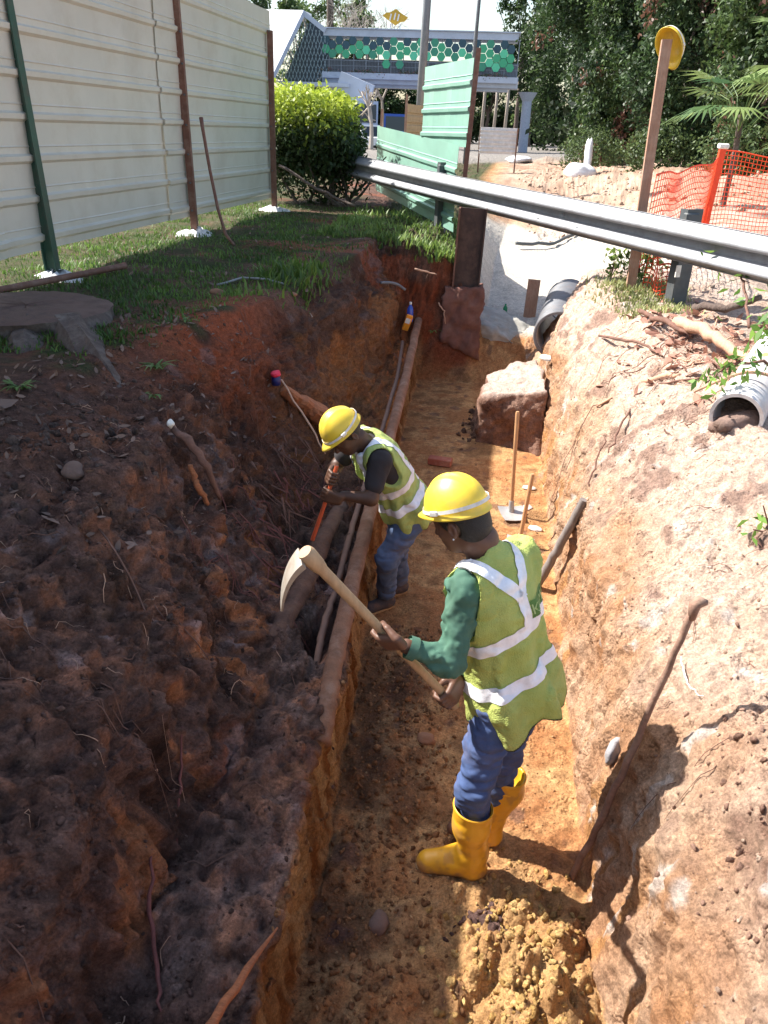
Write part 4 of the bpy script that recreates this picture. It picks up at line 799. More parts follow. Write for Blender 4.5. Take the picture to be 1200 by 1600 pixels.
# --- pole and stick on the right
greywood = mat('weathered_grey_pole', (.20, .17, .155), rough=.85, var=.25, scale=10, streak=(6, 6, 1), bump=.4, bscale=50)
obj('pole', tube(wav([(.53, 4.84, .02), (.63, 4.80, .36), (.745, 4.75, .74)], 14, .003), [.030]*13+[.026], 10), greywood, smooth=True, sharp=50, label='short grey wooden pole leaning on the right bank behind the near worker', cat='pole')
stickm = mat('rusty_brown_stick', (.24, .14, .10), rough=.9, var=.3, scale=30, bump=.6, bscale=90, dirt=(.40, .28, .20), dscale=14)
st = empty('digging_stick', (.57, 2.44, .02), 'long brown crooked stick with a knobbed head leaning on the sunlit right bank', 'stick')
T_ = np.array((.795, 2.40, 1.43)); B_ = np.array((.575, 2.44, .0)); P = wav([B_, B_+(T_-B_)*.3+[.012, 0, 0], B_+(T_-B_)*.6+[.008, 0, 0], T_], 26, .0025)
obj('shaft', tube(P, np.linspace(.015, .012, 26), 9, jit=.12), stickm, st, smooth=True)
obj('knob', tube([T_-[.002, 0, .05], T_+[-.002, 0, .005], T_+[.012, 0, .022], T_+[.036, 0, .020]], [.013, .021, .020, .009], 9, jit=.1), stickm, st, smooth=True)
rock('grey_clay_lump', (.705, 2.68, .53), (.03, .06, .06), mat('grey_clay', (.30, .29, .30), rough=.9, bump=.6), 'grey clay lump on the bank beside the leaning stick', 'clay lump', seed=2)
# --- cut white pipe and black pipe
pv = empty('drain_pipe', (1.6, 4.7, 1.45), 'pale grey cut drain pipe poking out of the right bank with soil inside', 'pipe')
ax = unit((.42, .9, .10)); c_ = np.array((1.50, 4.62, 1.40))
obj('pipe_wall', lathe([(.150, 1.6), (.150, .02), (.149, 0), (.128, 0), (.126, .02), (.126, 1.2)], c_, 40, ax), pvcm, pv, smooth=True, sharp=40)
rock('soil_plug', tuple(c_+ax*.06-np.array((0, 0, .05))), (.115, .20, .085), mat('crumbly_soil', (.26, .17, .135), rough=1, var=.35, bump=1, bscale=60, bdist=.02), parent=pv, seed=4, amp=.5)
obj('inside_shade_disc', lathe([(.001, .5), (.126, .5)], c_, 24, ax), mat('painted_pipe_shade', (.04, .025, .02), rough=1), pv)  # near-black disc that paints the shade deep in the pipe
bp = empty('black_pipe', (.95, 9.6, .75), 'big black ribbed drain pipe beyond the soil block', 'pipe'); ax = unit((.13, .95, .05)); c_ = np.array((.84, 9.05, .80)); pr = []
for k in range(34): z = .05*k; pr += [(.268, z), (.280, z+.012), (.280, z+.028), (.268, z+.04)]
obj('ribbed_wall', lathe([(.24, .0)]+pr, c_, 40, ax), blackpipe, bp, smooth=True, sharp=30)
obj('inner_lining', lathe([(.24, 0), (.24, 1.5)], c_, 32, ax), pvcm, bp, smooth=True)
obj('plank', bar((.60, 10.95, .55), (.62, 11.02, 1.08), .16, .05, (0, 1, 0)), timber_m, label='short upright timber board beside the black ribbed pipe', cat='board')
obj('bottle', lathe([(.001, 0), (.03, 0), (.03, .08), (.012, .11), (.012, .13)], (.27, 10.85, .64), 12), mat('green_plastic', (.01, .22, .09), rough=.3, var=0, bump=0), smooth=True, sharp=40, label='tiny green bottle on the pale ground beyond the concrete', cat='bottle')
obj('hose', tube(wav([(.45, 15.2, 1.02), (1.1, 15.6, .98), (1.7, 16.6, 1.15), (2.2, 18, 1.42)], 20, .01), .03, 8), darksteel, smooth=True, label='dark hose curving over the pale excavated ground', cat='hose')
# --- guardrail
gr = empty('guardrail', (1.6, 7.5, 1.5), 'grey steel crash barrier crossing over the trench from the shrub to the right edge', 'guardrail')
W_ = [(0, -.155), (-.005, -.15), (.0, -.135), (.074, -.112), (.082, -.098), (.078, -.078), (.004, -.030), (.004, .028), (.074, .046), (.082, .062), (.078, .082), (0, .135), (-.005, .15), (0, .155)]
RP = [(3.1, 4.95, 2.0), (1.64, 7.38, 2.05), (.18, 9.78, 2.11), (-.71, 11.22, 2.15), (-2.2, 13.66, 2.23), (-3.3, 15.5, 2.28)]
tt_ = np.linspace(0, 5, 41); RPc = np.stack([np.interp(tt_, range(6), [p[c] for p in RP]) for c in range(3)], -1)
for _ in range(6): RPc[1:-1] = .5*RPc[1:-1]+.25*(RPc[:-2]+RPc[2:])
nrm_ = unit((-.86, -.5, 0)); V = np.array([p+nrm_*q[0]*1.25+np.array((0, 0, q[1]*1.08)) for p in RPc for q in W_]); k = len(W_)
b_ = obj('beam', (V, [(i*k+j, i*k+j+1, (i+1)*k+j+1, (i+1)*k+j) for i in range(40) for j in range(k-1)]), galv, gr, smooth=True, sharp=55); md = b_.modifiers.new('thickness', 'SOLIDIFY'); md.thickness = .004
for x, y in ((1.72, 7.56), (-.68, 11.5)):
    g = gz(x, y)-.3; pz = 2.30 if x > 0 else 2.44; R_ = rotm(0, 0, math.atan2(2.5, -1.5)-math.pi/2)
    obj('post', join(box((x, y, (g+pz)/2), (.014, .16, pz-g), R_@rotm(0, 0, math.pi/2)), box(tuple(np.array((x, y, (g+pz)/2))+R_@np.array((.08, .04, 0))), (.012, .09, pz-g), R_), box(tuple(np.array((x, y, (g+pz)/2))+R_@np.array((-.08, .04, 0))), (.012, .09, pz-g), R_)), darksteel, gr)
    obj('spacer', box(tuple(np.array((x, y, pz-.16))+nrm_*.035), (.14, .06, .26), R_, bev=.01), darksteel, gr)
for i in (12, 13, 14, 20, 21, 26):
    p = RPc[i]+nrm_*.012
    for dz in (-.08, .08) if i != 13 else (0,): obj('bolt', lathe([(.001, .085 if dz else .03), (.012, .083 if dz else .026), (.014, .07 if dz else .0)], p+np.array((0, 0, dz)), 10, nrm_), galv, gr)
obj('reflector', box((1.64, 7.42, 1.80), (.05, .012, .10), R_), wht, gr)
# --- timber post with hard hat, orange net
tp = obj('timber_post', bar((1.375, 8.05, 1.2), (1.345, 8.16, 3.60), .085, .065, (0, 1, 0)), timber_m, label='tall sawn timber post behind the guardrail with a yellow hard hat on top', cat='post')
hu_ = unit((.62, .62, .42)); hf_ = unit(np.array((.1, -.2, -1.))-hu_*(np.array((.1, -.2, -1.))@hu_))
hh = empty('hard_hat', (1.36, 8.15, 3.58), 'yellow hard hat hung on top of the tall timber post', 'hard hat')
h_ = helmet(hh, np.array((1.385, 8.20, 3.56)), hf_, hu_, yel, wht, HL=.145, HW=.125); h_.name = 'shell'
op = empty('marker_post', (3.3, 13.3, 1.5), 'short post wrapped in orange plastic holding up the net', 'post')
obj('sleeve', bar((3.02, 12.6, 1.5), (3.07, 12.6, 2.72), .085, .085), orangenet, op); obj('cap', box((3.07, 12.6, 2.755), (.14, .12, .07), bev=.02), wht, op)
def net(name, P, Q, h0, h1, nx, nz, label, seed):
    P = np.array(P, float); Q = np.array(Q, float); parts = []; sag = lambda u, v: np.array((.03*math.sin(u*9+seed), .06*math.sin(u*7+v*3+seed), -.05*math.sin(u*math.pi)*v+.02*math.sin(u*13)))
    f = lambda u, v: P+(Q-P)*u+np.array((0, 0, (h0+(h1-h0)*u)*v))+sag(u, v)
    for i in range(nx+1): parts.append(tube([f(i/nx, j/nz) for j in range(nz+1)], .0035, 4, cap=False))
    for j in range(nz+1): parts.append(tube([f(i/nx, j/nz) for i in range(nx+1)], .0045 if j not in (0, nz) else .009, 4, cap=False))
    return obj(name, join(*parts), orangenet, label=label, cat='net', group='orange safety nets')
net('safety_net', (1.40, 8.05, 1.72), (3.02, 12.55, 1.55), .82, 1.05, 40, 14, 'orange mesh net strung from the timber post to the orange marker post', 1)
net('safety_net', (3.05, 12.6, 1.5), (5.4, 13.4, 1.5), 1.20, 1.15, 44, 20, 'orange mesh net right of the orange marker post', 4)
net('safety_net', (1.45, 7.95, 1.50), (1.78, 7.65, 1.50), .38, .30, 12, 8, 'crumpled end of orange net under the guardrail beside the timber post', 7)
# --- green hoarding beyond the guardrail
gh = empty('hoarding_fence', (-.45, 11, 1.5), 'green ribbed metal hoarding standing behind the guardrail with a rusty edge post', 'fence')
dirn = unit((-1.0, 2.6, 0)); outn = unit((-2.6, -1.0, 0))
ribbed_sheet('sheet', (-.50, 11.02), (-2.13, 15.2), 1.62, 1.80, 1.04, greensteel, gh, pitch=.29, phase=.16, out=outn)
ribbed_sheet('sheet', (-.37, 11.02), (-1.10, 12.62), 2.64, 2.62, .98, greensteel, gh, pitch=.29, phase=.14, out=outn, off=.02)
obj('post', bar((-.46, 10.95, .8), (-.345, 10.97, 3.72), .055, .075, (0, 1, 0)), rustp, gh)
# ---------------------------------------------------------------- vegetation
def leafset(name, P, size, cols, parent=None, nrm=None, asp=.45, up=.3, **kw):
    V, F_ = leaf_cloud(P, size, nrm, asp=asp, up=up); o = obj(name, (V, F_), foliage, parent, **kw); setcol(o, np.repeat(cols, 4, axis=0)); return o
def colmix(n, a, b, t=None): t = rng.random(n) if t is None else np.clip(t, 0, 1); return np.array(a)[None]+(np.array(b)-np.array(a))[None]*t[:, None]
# clipped shrub between the hoarding and the guardrail
sh = empty('shrub', (-3.0, 14.2, 1.6), 'dense clipped shrub with bright lime new leaves at the end of the cream hoarding', 'shrub')
def shell_pts(n, c, r, lo=.55, flat=1.0):
    d = rng.normal(size=(n, 3)); d /= np.linalg.norm(d, axis=1)[:, None]; rr = rng.uniform(lo, 1, n)**.6
    bump_ = 1+.26*fbm(d, .45, 3, int(abs(c[0])*7)); return np.array(c)+d*(np.array(r)*(rr*bump_)[:, None]), d
Ps = []; Ns = []
for c, r, n in (((-3.05, 14.0, 2.75), (.95, .95, .62), 9000), ((-3.6, 14.3, 2.7), (.8, .9, .62), 5000), ((-2.66, 14.1, 2.5), (.42, .7, .48), 3200), ((-3.0, 14.1, 2.25), (1.0, .9, .55), 2600), ((-3.5, 15.2, 3.0), (1.0, .8, .55), 2500)):
    p, d = shell_pts(n, c, r); Ps.append(p); Ns.append(d)
P = np.concatenate(Ps); Nr = np.concatenate(Ns); P[:, 2] = np.where(P[:, 2] > 3.25, 3.25+.6*(P[:, 2]-3.25), P[:, 2])
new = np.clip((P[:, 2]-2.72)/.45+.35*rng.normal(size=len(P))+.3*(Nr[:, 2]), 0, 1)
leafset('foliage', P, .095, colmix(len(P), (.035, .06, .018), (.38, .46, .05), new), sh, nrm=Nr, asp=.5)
for i in range(14):
    a = rng.uniform(0, 6.28); b = np.array((-2.9+rng.uniform(-.3, .5), 14+rng.uniform(-.3, .3), 1.6)); t = b+np.array((math.cos(a)*.7, math.sin(a)*.5, rng.uniform(.7, 1.2)))
    obj('stem', tube(wav([b, (b+t)/2+rng.normal(0, .08, 3), t], 8, .01), np.linspace(.028, .010, 8), 6), bark_m, sh)
obj('branch', tube(wav([(-3.35, 13.1, 2.25), (-2.9, 13.0, 2.0), (-2.5, 12.9, 1.86), (-2.1, 12.8, 1.72)], 14, .012), .022, 7), bark_m, sh, smooth=True)
# grass on the verge
def grass_blades(name, n, region, hgt, label, dens=None, seed=0, col=((.05, .10, .02), (.15, .25, .05))):
    X_ = rng.uniform(region[0], region[1], n); Y_ = region[2]+(region[3]-region[2])*rng.random(n)**1.5
    keep = np.ones(n, bool) if dens is None else (rng.random(n) < dens(X_, Y_)); X_, Y_ = X_[keep], Y_[keep]; n = len(X_)
    Z_ = np.array([gz(x, y) for x, y in zip(X_, Y_)]); ok = Z_ > 1.38; X_, Y_, Z_ = X_[ok], Y_[ok], Z_[ok]; n = len(X_)
    P = np.stack([X_, Y_, Z_-.005], -1); a = rng.uniform(0, 6.283, n); h = hgt*rng.uniform(.45, 1.3, n)*(1+.6*vnoise(P, .4, 5)); w = h*.09+.0022; ln = rng.uniform(.2, .9, n)*h
    wd = np.stack([np.cos(a), np.sin(a), 0*a], -1); ld = np.stack([-np.sin(a), np.cos(a), 0*a], -1); up_ = np.array([0, 0, 1.])
    m1 = P+ld*(ln*.35)[:, None]+up_*(h*.6)[:, None]; t1 = P+ld*ln[:, None]+up_*(h*.95)[:, None]
    V = np.stack([P-wd*w[:, None], P+wd*w[:, None], m1+wd*w[:, None]*.7, m1-wd*w[:, None]*.7, t1], 1).reshape(-1, 3)
    b0 = np.arange(n)*5; F_ = np.concatenate([np.stack([b0, b0+1, b0+2], -1), np.stack([b0, b0+2, b0+3], -1), np.stack([b0+3, b0+2, b0+4], -1)])
    o = obj(name, (V, F_), foliage, kind='stuff', label=label, cat='grass'); setcol(o, np.repeat(colmix(n, col[0], col[1], .5+.5*vnoise(P, .5, 9)+.25*rng.normal(size=n)), 5, axis=0)); return o
crest = lambda Y: np.interp(Y, sy, A[:, 2, 0])
dl = lambda X, Y: np.clip((crest(Y)-.0-X)/.35+.2+.5*vnoise(np.stack([X, Y, 0*X], -1), .35, 2), 0, 1)*np.clip(.65+.9*vnoise(np.stack([X, Y, 0*X], -1), .6, 7), .12, 1)
grass_blades('grass', 60000, (-7.5, -1.3, 4.2, 13.5), .042, 'short green lawn grass on the verge', dl)
grass_blades('grass', 6000, (-2.1, -.35, 9.9, 13.6), .085, 'longer grass between the trench end and the shrub', lambda X, Y: np.clip(.6+.9*vnoise(np.stack([X, Y, 0*X], -1), .4, 4), .1, 1), col=((.07, .13, .03), (.24, .34, .08)))
grass_blades('grass', 1500, (-2.1, -1.4, 5.9, 8.6), .10, 'tuft of longer grass hanging over the left edge of the trench', lambda X, Y: np.exp(-((Y-7.4)/.55)**2)*np.clip((crest(Y)+.12-X)/.1, 0, 1))
grass_blades('grass', 6500, (.95, 1.9, 7.0, 9.2), .06, 'patch of thin grass on top of the right bank by the guardrail post', lambda X, Y: np.exp(-(((X-1.42)/.38)**2+((Y-7.9)/.7)**2)), col=((.20, .22, .08), (.42, .45, .18)))
def tuft(x, y, n, L_, label, col=((.07, .14, .03), (.16, .28, .07)), cat='grass tuft', group=None):
    z, nn_ = ground(x, y); V = []; F_ = []
    for i in range(n):
        a = rng.uniform(0, 6.283); l = L_*rng.uniform(.5, 1.1); d = np.array((math.cos(a), math.sin(a), 0)); w = np.array((-d[1], d[0], 0)); b = np.array((x, y, z))+rng.normal(0, .015, 3)*[1, 1, 0]; k = len(V)
        for t, ww in ((0, .003), (.35, .006), (.7, .005), (1, .0005)):
            c = b+d*l*t*.8+np.array((0, 0, l*(.75*t-.62*t*t))); V += [c-w*ww, c+w*ww]
        F_ += [(k+2*j, k+2*j+1, k+2*j+3, k+2*j+2) for j in range(3)]
    o = obj('grass_tuft', (V, F_), foliage, label=label, cat=cat, group=group); setcol(o, np.repeat(colmix(n, *col), 8, axis=0)); return o
tuft(-1.93, 4.45, 26, .17, 'pale green grass tuft on the bank below the orange soil patch')
tuft(-1.82, 4.10, 12, .16, 'small grass tuft lower down the dark bank')
tuft(-2.30, 3.62, 22, .15, 'dark green grass tuft below the sawn stump')
tuft(-1.95, 5.05, 10, .12, 'thin grass tuft on the orange soil patch')
tuft(-.62, 9.8, 16, .22, 'pale grass tuft hanging at the trench end beside the steel pile')
tuft(-.50, 10.15, 30, .25, 'tall grass tuft at the foot of the guardrail post near the pile')
# small leafy plant by the timber post and bush
def plant(name, c, r, n, size, cols, label, cat='plant', stem=True, asp=.4):
    root = empty(name, c, label, cat); P, d = shell_pts(n, (c[0], c[1], c[2]+r[2]), r, .1); leafset('foliage', P, size, colmix(n, *cols), root, asp=asp)
    for i in range(6): t = P[rng.integers(n)]; obj('stem', tube([c, (np.array(c)+t)/2+[0, 0, .03], t], [.006, .005, .003], 5), rootm, root)
    return root
plant('leafy_plant', (1.50, 8.35, 1.50), (.26, .22, .26), 260, .085, ((.05, .10, .03), (.22, .34, .08)), 'low leafy green plant beside the base of the timber post')
plant('leafy_plant', (1.27, 8.75, 1.50), (.13, .13, .18), 70, .085, ((.10, .20, .04), (.30, .42, .10)), 'small bright leafy plant left of the timber post')
# cut leafy branches on the right
def gnd(x, y, off=.01): return (x, y, gz(x, y)+off)
def leafy_branch(pts, label, n, size, spread=.10, r_=.012):
    pts = [tuple(float(c) for c in p) for p in pts]; root = empty('leafy_branch', pts[0], label, 'branch', 'cut leafy branches on the right bank'); P = wav(pts, 16, .008); obj('branch', tube(P, np.linspace(r_, r_*.35, 16), 7, jit=.1), rootm, root, smooth=True)
    for i in range(3): s_ = P[5+3*i]; obj('twig', tube([s_, s_+rng.normal(0, min(.10, spread*1.2), 3)+[0, 0, .02]], [.005, .003], 5), rootm, root)
    Q = P[rng.integers(4, 16, n)]+rng.normal(0, spread, (n, 3)); leafset('leaves', Q, size, colmix(n, (.06, .15, .03), (.24, .40, .07)), root, asp=.38)
leafy_branch([(1.75, 4.75, 1.62), (1.60, 4.70, 1.72), (1.42, 4.75, 1.66), (1.32, 4.7, 1.58)], 'leafy green cut branch hanging over the white drain pipe', 70, .075, .045)
leafy_branch([(1.95, 5.0, 1.60), (1.88, 5.2, 1.75), (1.80, 5.3, 1.82), (1.74, 5.2, 1.80)], 'leafy green cut branch above the white drain pipe at the right edge', 90, .09, .07)
leafy_branch([(1.95, 6.2, 1.60), (2.0, 6.6, 1.78), (1.98, 6.9, 1.92), (1.85, 7.1, 1.98)], 'thin twig with large green leaves in front of the guardrail at the right edge', 34, .10, .08)
leafy_branch([gnd(1.27, 3.34, .01), gnd(1.32, 3.37, .02), gnd(1.37, 3.42, .01)], 'few dark green leaves lying on the sunlit right bank', 12, .07, .03, .004)
# ---- roots, sticks and litter
def root_obj(pts, r_, m, label, cat='root', name='root', group=None, k=13, amp=.004, n=8, jit=.12, flat=None):
    P = wav(pts, k, amp); return obj(name, tube(P, np.interp(np.linspace(0, 1, k), np.linspace(0, 1, len(r_)), r_), n, jit=jit, squash=flat), m, smooth=True, label=label, cat=cat, group=group)
root_obj([(-1.56, 3.74, 1.40), (-1.46, 3.68, 1.36), (-1.36, 3.68, 1.22), (-1.33, 3.74, 1.02)], (.018, .024, .020, .010), rootm, 'broken looping brown root sticking out of the dark bank')
root_obj([(-1.44, 3.64, 1.24), (-1.40, 3.62, 1.14), (-1.36, 3.64, 1.02)], (.012, .018, .012), redwood_m, 'short orange broken root end below the looping root')
rock('root_tip', (-1.56, 3.72, 1.43), (.018, .02, .022), wht, 'white cut tip on top of the looping root', 'root tip', seed=1)
wl_ = empty('split_root', (-1.25, 5.6, .8), 'big split orange root torn open behind the bending worker', 'root')
obj('wood', tube(wav([(-1.44, 5.50, 1.10), (-1.33, 5.58, .98), (-1.18, 5.66, .86), (-1.02, 5.72, .74)], 16, .006), np.linspace(.06, .15, 16), 14, squash=.6, jit=.12), redwood_m, wl_)
cp = empty('rag_topped_bottle', (-1.45, 5.44, 1.20), 'red and blue rag knotted on a bottle neck above the split root', 'bottle')
obj('neck', lathe([(.001, 0), (.032, .0), (.034, .05), (.02, .07)], (-1.45, 5.43, 1.14), 14), mat('dark_blue_plastic', (.015, .02, .12), rough=.4, bump=0), cp, smooth=True)
obj('rag', rock('t', (-1.45, 5.42, 1.225), (.042, .035, .022), mat('pink_red_cloth', (.70, .02, .06), rough=.6, bump=.5), seed=6).data and (lambda o: ([tuple(v.co+o.location) for v in o.data.vertices], [tuple(p.vertices) for p in o.data.polygons]))(bpy.data.objects['t']), bpy.data.materials['pink_red_cloth'], cp)
bpy.data.objects.remove(bpy.data.objects['t'])
for i, (x, y) in enumerate(((-1.30, 4.9), (-1.22, 4.6), (-1.18, 4.3), (-1.15, 3.95), (-1.25, 5.2), (-1.12, 3.6), (-1.35, 4.3), (-1.10, 4.75))):
    z = gz(x, y); V = []
    parts = []
    for j in range(11):
        b = np.array((x, y, z+.02))+rng.normal(0, .05, 3); d = unit(np.array((.55, -.5, -.5))+rng.normal(0, .35, 3)); parts.append(tube([b, b+d*rng.uniform(.08, .26)], [rng.uniform(.003, .009), .002], 4))
    obj('torn_roots', join(*parts), pinkroot if i % 2 else rootm, label=('reddish','brown')[(i+1) % 2]+' bundle of torn root fibres '+('below the split root','behind the bending worker','level with the hands of the bending worker','left of the mattock head','just under the split root','lowest on the dark bank','farthest left on the dark bank','beside the orange bar')[i], cat='roots', group='torn root bundles on the left bank')
root_obj([gnd(-.92, 1.75, .0), gnd(-.88, 1.6, .003), gnd(-.80, 1.45, .004), gnd(-.74, 1.32, 0)], (.004, .008, .007, .003), pinkroot, 'thin torn red root running down the near dark bank')
root_obj([gnd(-.98, 2.2, 0), gnd(-.95, 2.05, .003), gnd(-.92, 1.9, 0)], (.003, .006, .002), pinkroot, 'short dark red root higher on the near dark bank')
root_obj([(-.60, 1.28, .56), (-.54, 1.45, .57), (-.475, 1.62, .585)], (.016, .013, .003), redwood_m, 'pointed orange wood splinter at the bottom edge of the picture', 'splinter', 'splinter', k=8, amp=.002)
root_obj([(-1.20, 1.50, .90), (-1.12, 1.55, .885), (-1.06, 1.60, .86), (-.99, 1.60, .83)], (.003, .004, .002), rootm, 'fine curled pale rootlet on the near dark bank', k=10, amp=.006)
root_obj([gnd(-1.5, 2.75), gnd(-1.36, 2.64, .02), gnd(-1.24, 2.55, .02), gnd(-1.14, 2.45)], (.004, .005, .003), rootm, 'thin straight rootlet crossing the dark bank', k=10)
root_obj([(-1.35, 5.2, 1.25), (-1.1, 5.0, 1.0), (-.98, 4.9, .85)], (.006, .007, .004), palewood, 'thin pale rootlet below the blue and red cap', k=10)
root_obj([(-.86, 9.6, 1.35), (-.70, 9.72, 1.30), (-.6, 9.72, 1.28)], (.012, .010, .006), palewood, 'pale curved root sticking out of the trench end', k=10, amp=.004)
root_obj([(-.55, 9.72, .95), (-.48, 9.70, .85), (-.46, 9.70, .72)], (.008, .007, .004), palewood, 'pale curved rootlet on the end wall by the pile', k=10, amp=.006)
obj('black_hose', tube(wav([(-1.22, 9.3, 1.22), (-1.05, 9.45, 1.20), (-.95, 9.5, 1.12)], 10, .003), .016, 8), blackpipe, smooth=True, label='short black hose poking from the left wall above the bottles', cat='hose')
obj('grey_cable', tube(wav([(-2.25, 6.6, gz(-2.25, 6.6)+.02), (-2.1, 6.9, gz(-2.1, 6.9)+.03), (-1.8, 7.0, gz(-1.8, 7.0)+.02), (-1.5, 6.9, gz(-1.5, 6.9)+.02)], 14, .006), .010, 7), mat('grey_cable_sheath', (.25, .24, .23), rough=.6), smooth=True, label='pale grey cable end lying in the grass above the trench', cat='cable')
# right bank sticks
for pts, r_, lab, m in (
  ([(.92, 6.0, .98), (1.10, 5.85, 1.18), (1.28, 5.6, 1.36), (1.36, 5.5, 1.40)], (.007, .018, .022, .012), 'pale split branch lying across the top of the right bank', palewood),
  ([(1.0, 5.9, 1.08), (1.2, 5.55, 1.30), (1.42, 5.35, 1.42)], (.006, .010, .006), 'thin bare stick below the pale split branch', rootm),
  ([(1.30, 7.0, 1.52), (1.45, 6.5, 1.53), (1.55, 6.2, 1.52)], (.020, .024, .012), 'dark branch lying on the bank behind the debris', rootm),
  ([(.98, 6.9, 1.32), (1.12, 6.5, 1.38), (1.25, 6.2, 1.42), (1.30, 5.9, 1.42)], (.010, .012, .010, .006), 'long thin bent root along the bank edge', rootm),
  ([(1.50, 6.5, 1.55), (1.58, 6.1, 1.60), (1.66, 5.7, 1.58), (1.78, 5.3, 1.54)], (.05, .045, .04, .02), 'thick pale broken log at the right edge above the drain pipe', palewood),
  ([(1.75, 7.1, 1.56), (1.95, 6.8, 1.62), (2.15, 6.7, 1.75)], (.035, .03, .02), 'dark broken branch by the guardrail post', bark_m),
  ([(1.32, 4.9, 1.46), (1.55, 4.85, 1.62), (1.75, 4.8, 1.60), (1.98, 4.9, 1.52)], (.008, .012, .010, .006), 'crooked pale twig lying over the drain pipe', palewood),
  ([(.88, 5.0, .98), (.97, 5.2, 1.08), (1.04, 5.4, 1.16), (1.12, 5.55, 1.24)], (.004, .008, .006, .004), 'dark root hanging down the right bank', rootm),
  ([(1.05, 4.45, .98), (1.14, 4.25, 1.02), (1.20, 4.2, 1.03)], (.005, .006, .004), 'short dark twig below the drain pipe', rootm),
  ([(.78, 4.9, .76), (.84, 5.1, .92), (.90, 5.25, 1.02)], (.006, .006, .004), 'thin forked twig above the grey pole', rootm),
  ([(.90, 2.75, .98), (.90, 2.62, .97), (.93, 2.5, .98)], (.003, .003, .002), 'fine white straw beside the leaning stick', wht)):
    root_obj(pts, r_, m, lab, 'stick', 'branch', k=14, amp=.006)
# dry leaves
def dry_leaves(n, fn, label, s0, m=dryleaf, name='leaf_litter'):
    V = []; F_ = []
    for i in range(n):
        x, y = fn(); z, nn_ = ground(x, y); s_ = s0*rng.uniform(.5, 1.3); R_ = rotm(rng.normal(0, .5), rng.normal(0, .5), rng.uniform(0, 6.28)); k = len(V); c = rng.uniform(-.35, .5)
        for p in ((-1, 0, .0), (-.35, .36, c*.3), (.35, .34, c*.3), (1, 0, c*.6), (.35, -.34, c*.3), (-.35, -.36, c*.3)): V.append(R_@(np.array(p)*s_)+np.array((x, y, z+.012)))
        F_ += [(k, k+1, k+2, k+3), (k, k+3, k+4, k+5)]
    return obj(name, (V, F_), m, kind='stuff', label=label, cat='leaves')
dry_leaves(420, lambda: (rng.uniform(-2.5, -1.3), rng.uniform(2.6, 5.6)), 'dry leaves and bark chips scattered on the dark bank', .026)
dry_leaves(260, lambda: (rng.normal(1.6, .25), rng.normal(6.3, .6)), 'dry reddish leaves heaped on top of the right bank', .06, mat('dry_red_leaf', (.34, .17, .12), rough=.8, var=.4, scale=3, bump=.2, trans=.2))
dry_leaves(200, lambda: (rng.uniform(-3.6, -1.6), rng.uniform(6.5, 13)), 'dead leaves lying in the shaded grass', .03)
for x, y, s_, lab in ((-1.70, 2.98, .045, 'single greyish dead leaf flat on the dark bank'), (-1.60, 7.05, .07, 'pale curled dead leaf at the edge of the grass'), (-2.25, 3.35, .10, 'long pale dead leaf below the stump at the left edge'), (-1.62, 2.60, .06, 'curled brown dead leaf lower on the dark bank'), (-1.78, 7.9, .09, 'grey pointed leaf lying in the grass near the trench edge')):
    z = gz(x, y); V = [np.array(p)*s_ for p in ((-1.2, 0, 0), (-.4, .35, .12), (.4, .33, .14), (1.2, 0, .1), (.4, -.33, .05), (-.4, -.35, .02), (0, 0, -.02))]; R_ = rotm(.3, .1, rng.uniform(0, 6)); V = [R_@v+np.array((x, y, z+.02)) for v in V]
    obj('dead_leaf', (V, [(0, 1, 6), (1, 2, 6), (2, 3, 6), (3, 4, 6), (4, 5, 6), (5, 0, 6)]), dryleaf, label=lab, cat='leaf')
# stones and clods
def ico(k):
    bm = bmesh.new(); bmesh.ops.create_icosphere(bm, subdivisions=k, radius=1); v = np.array([q.co[:] for q in bm.verts]); f = np.array([[q.index for q in g.verts] for g in bm.faces]); bm.free(); return v, f
ICOS = {k: ico(k) for k in (1, 2)}; SHP = {k: [ICOS[k][0]*(1+.42*vnoise(ICOS[k][0]+i*3.1, .8, 1)+.30*vnoise(ICOS[k][0]+i*1.7, .35, 2))[:, None]*np.array([1, rng.uniform(.55, 1), rng.uniform(.4, .85)]) for i in range(16)] for k in (1, 2)}
def scatter_clods(name, n, fn, smin, smax, c1_, c2_, label, sink=.45, cat='clods', pw=2.2):
    Vs = []; Fs = []; cols = []; k_ = 0
    for i in range(n):
        x, y = fn(); z, nn_ = ground(x, y)
        if z > 3: continue
        s_ = smin+(smax-smin)*rng.random()**pw; lv = 2 if s_ > .012 else 1; v = SHP[lv][i % 16]*s_
        v = v@rotm(rng.uniform(0, 6), rng.uniform(0, 6), rng.uniform(0, 6)).T+np.array((x, y, z))+nn_*s_*(.6-sink); Vs.append(v); Fs.append(ICOS[lv][1]+k_); k_ += len(v); cols.append(np.tile(np.array(c1_)+(np.array(c2_)-np.array(c1_))*rng.random(), (len(v), 1)))
    o = obj(name, (np.concatenate(Vs), np.concatenate(Fs)), soil, kind='stuff', label=label, cat=cat); setcol(o, np.concatenate(cols)); return o
U = rng.uniform
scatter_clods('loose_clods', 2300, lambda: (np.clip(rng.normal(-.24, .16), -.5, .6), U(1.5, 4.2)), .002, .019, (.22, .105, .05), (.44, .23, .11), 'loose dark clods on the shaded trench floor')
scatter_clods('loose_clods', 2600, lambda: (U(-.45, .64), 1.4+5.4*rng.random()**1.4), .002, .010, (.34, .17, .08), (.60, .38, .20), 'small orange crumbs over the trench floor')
scatter_clods('loose_clods', 900, lambda: (min(.60, rng.normal(.34, .13)), rng.normal(1.95, .25)), .003, .021, (.52, .30, .10), (.72, .48, .20), 'golden clods heaped on the sunlit floor near the camera')
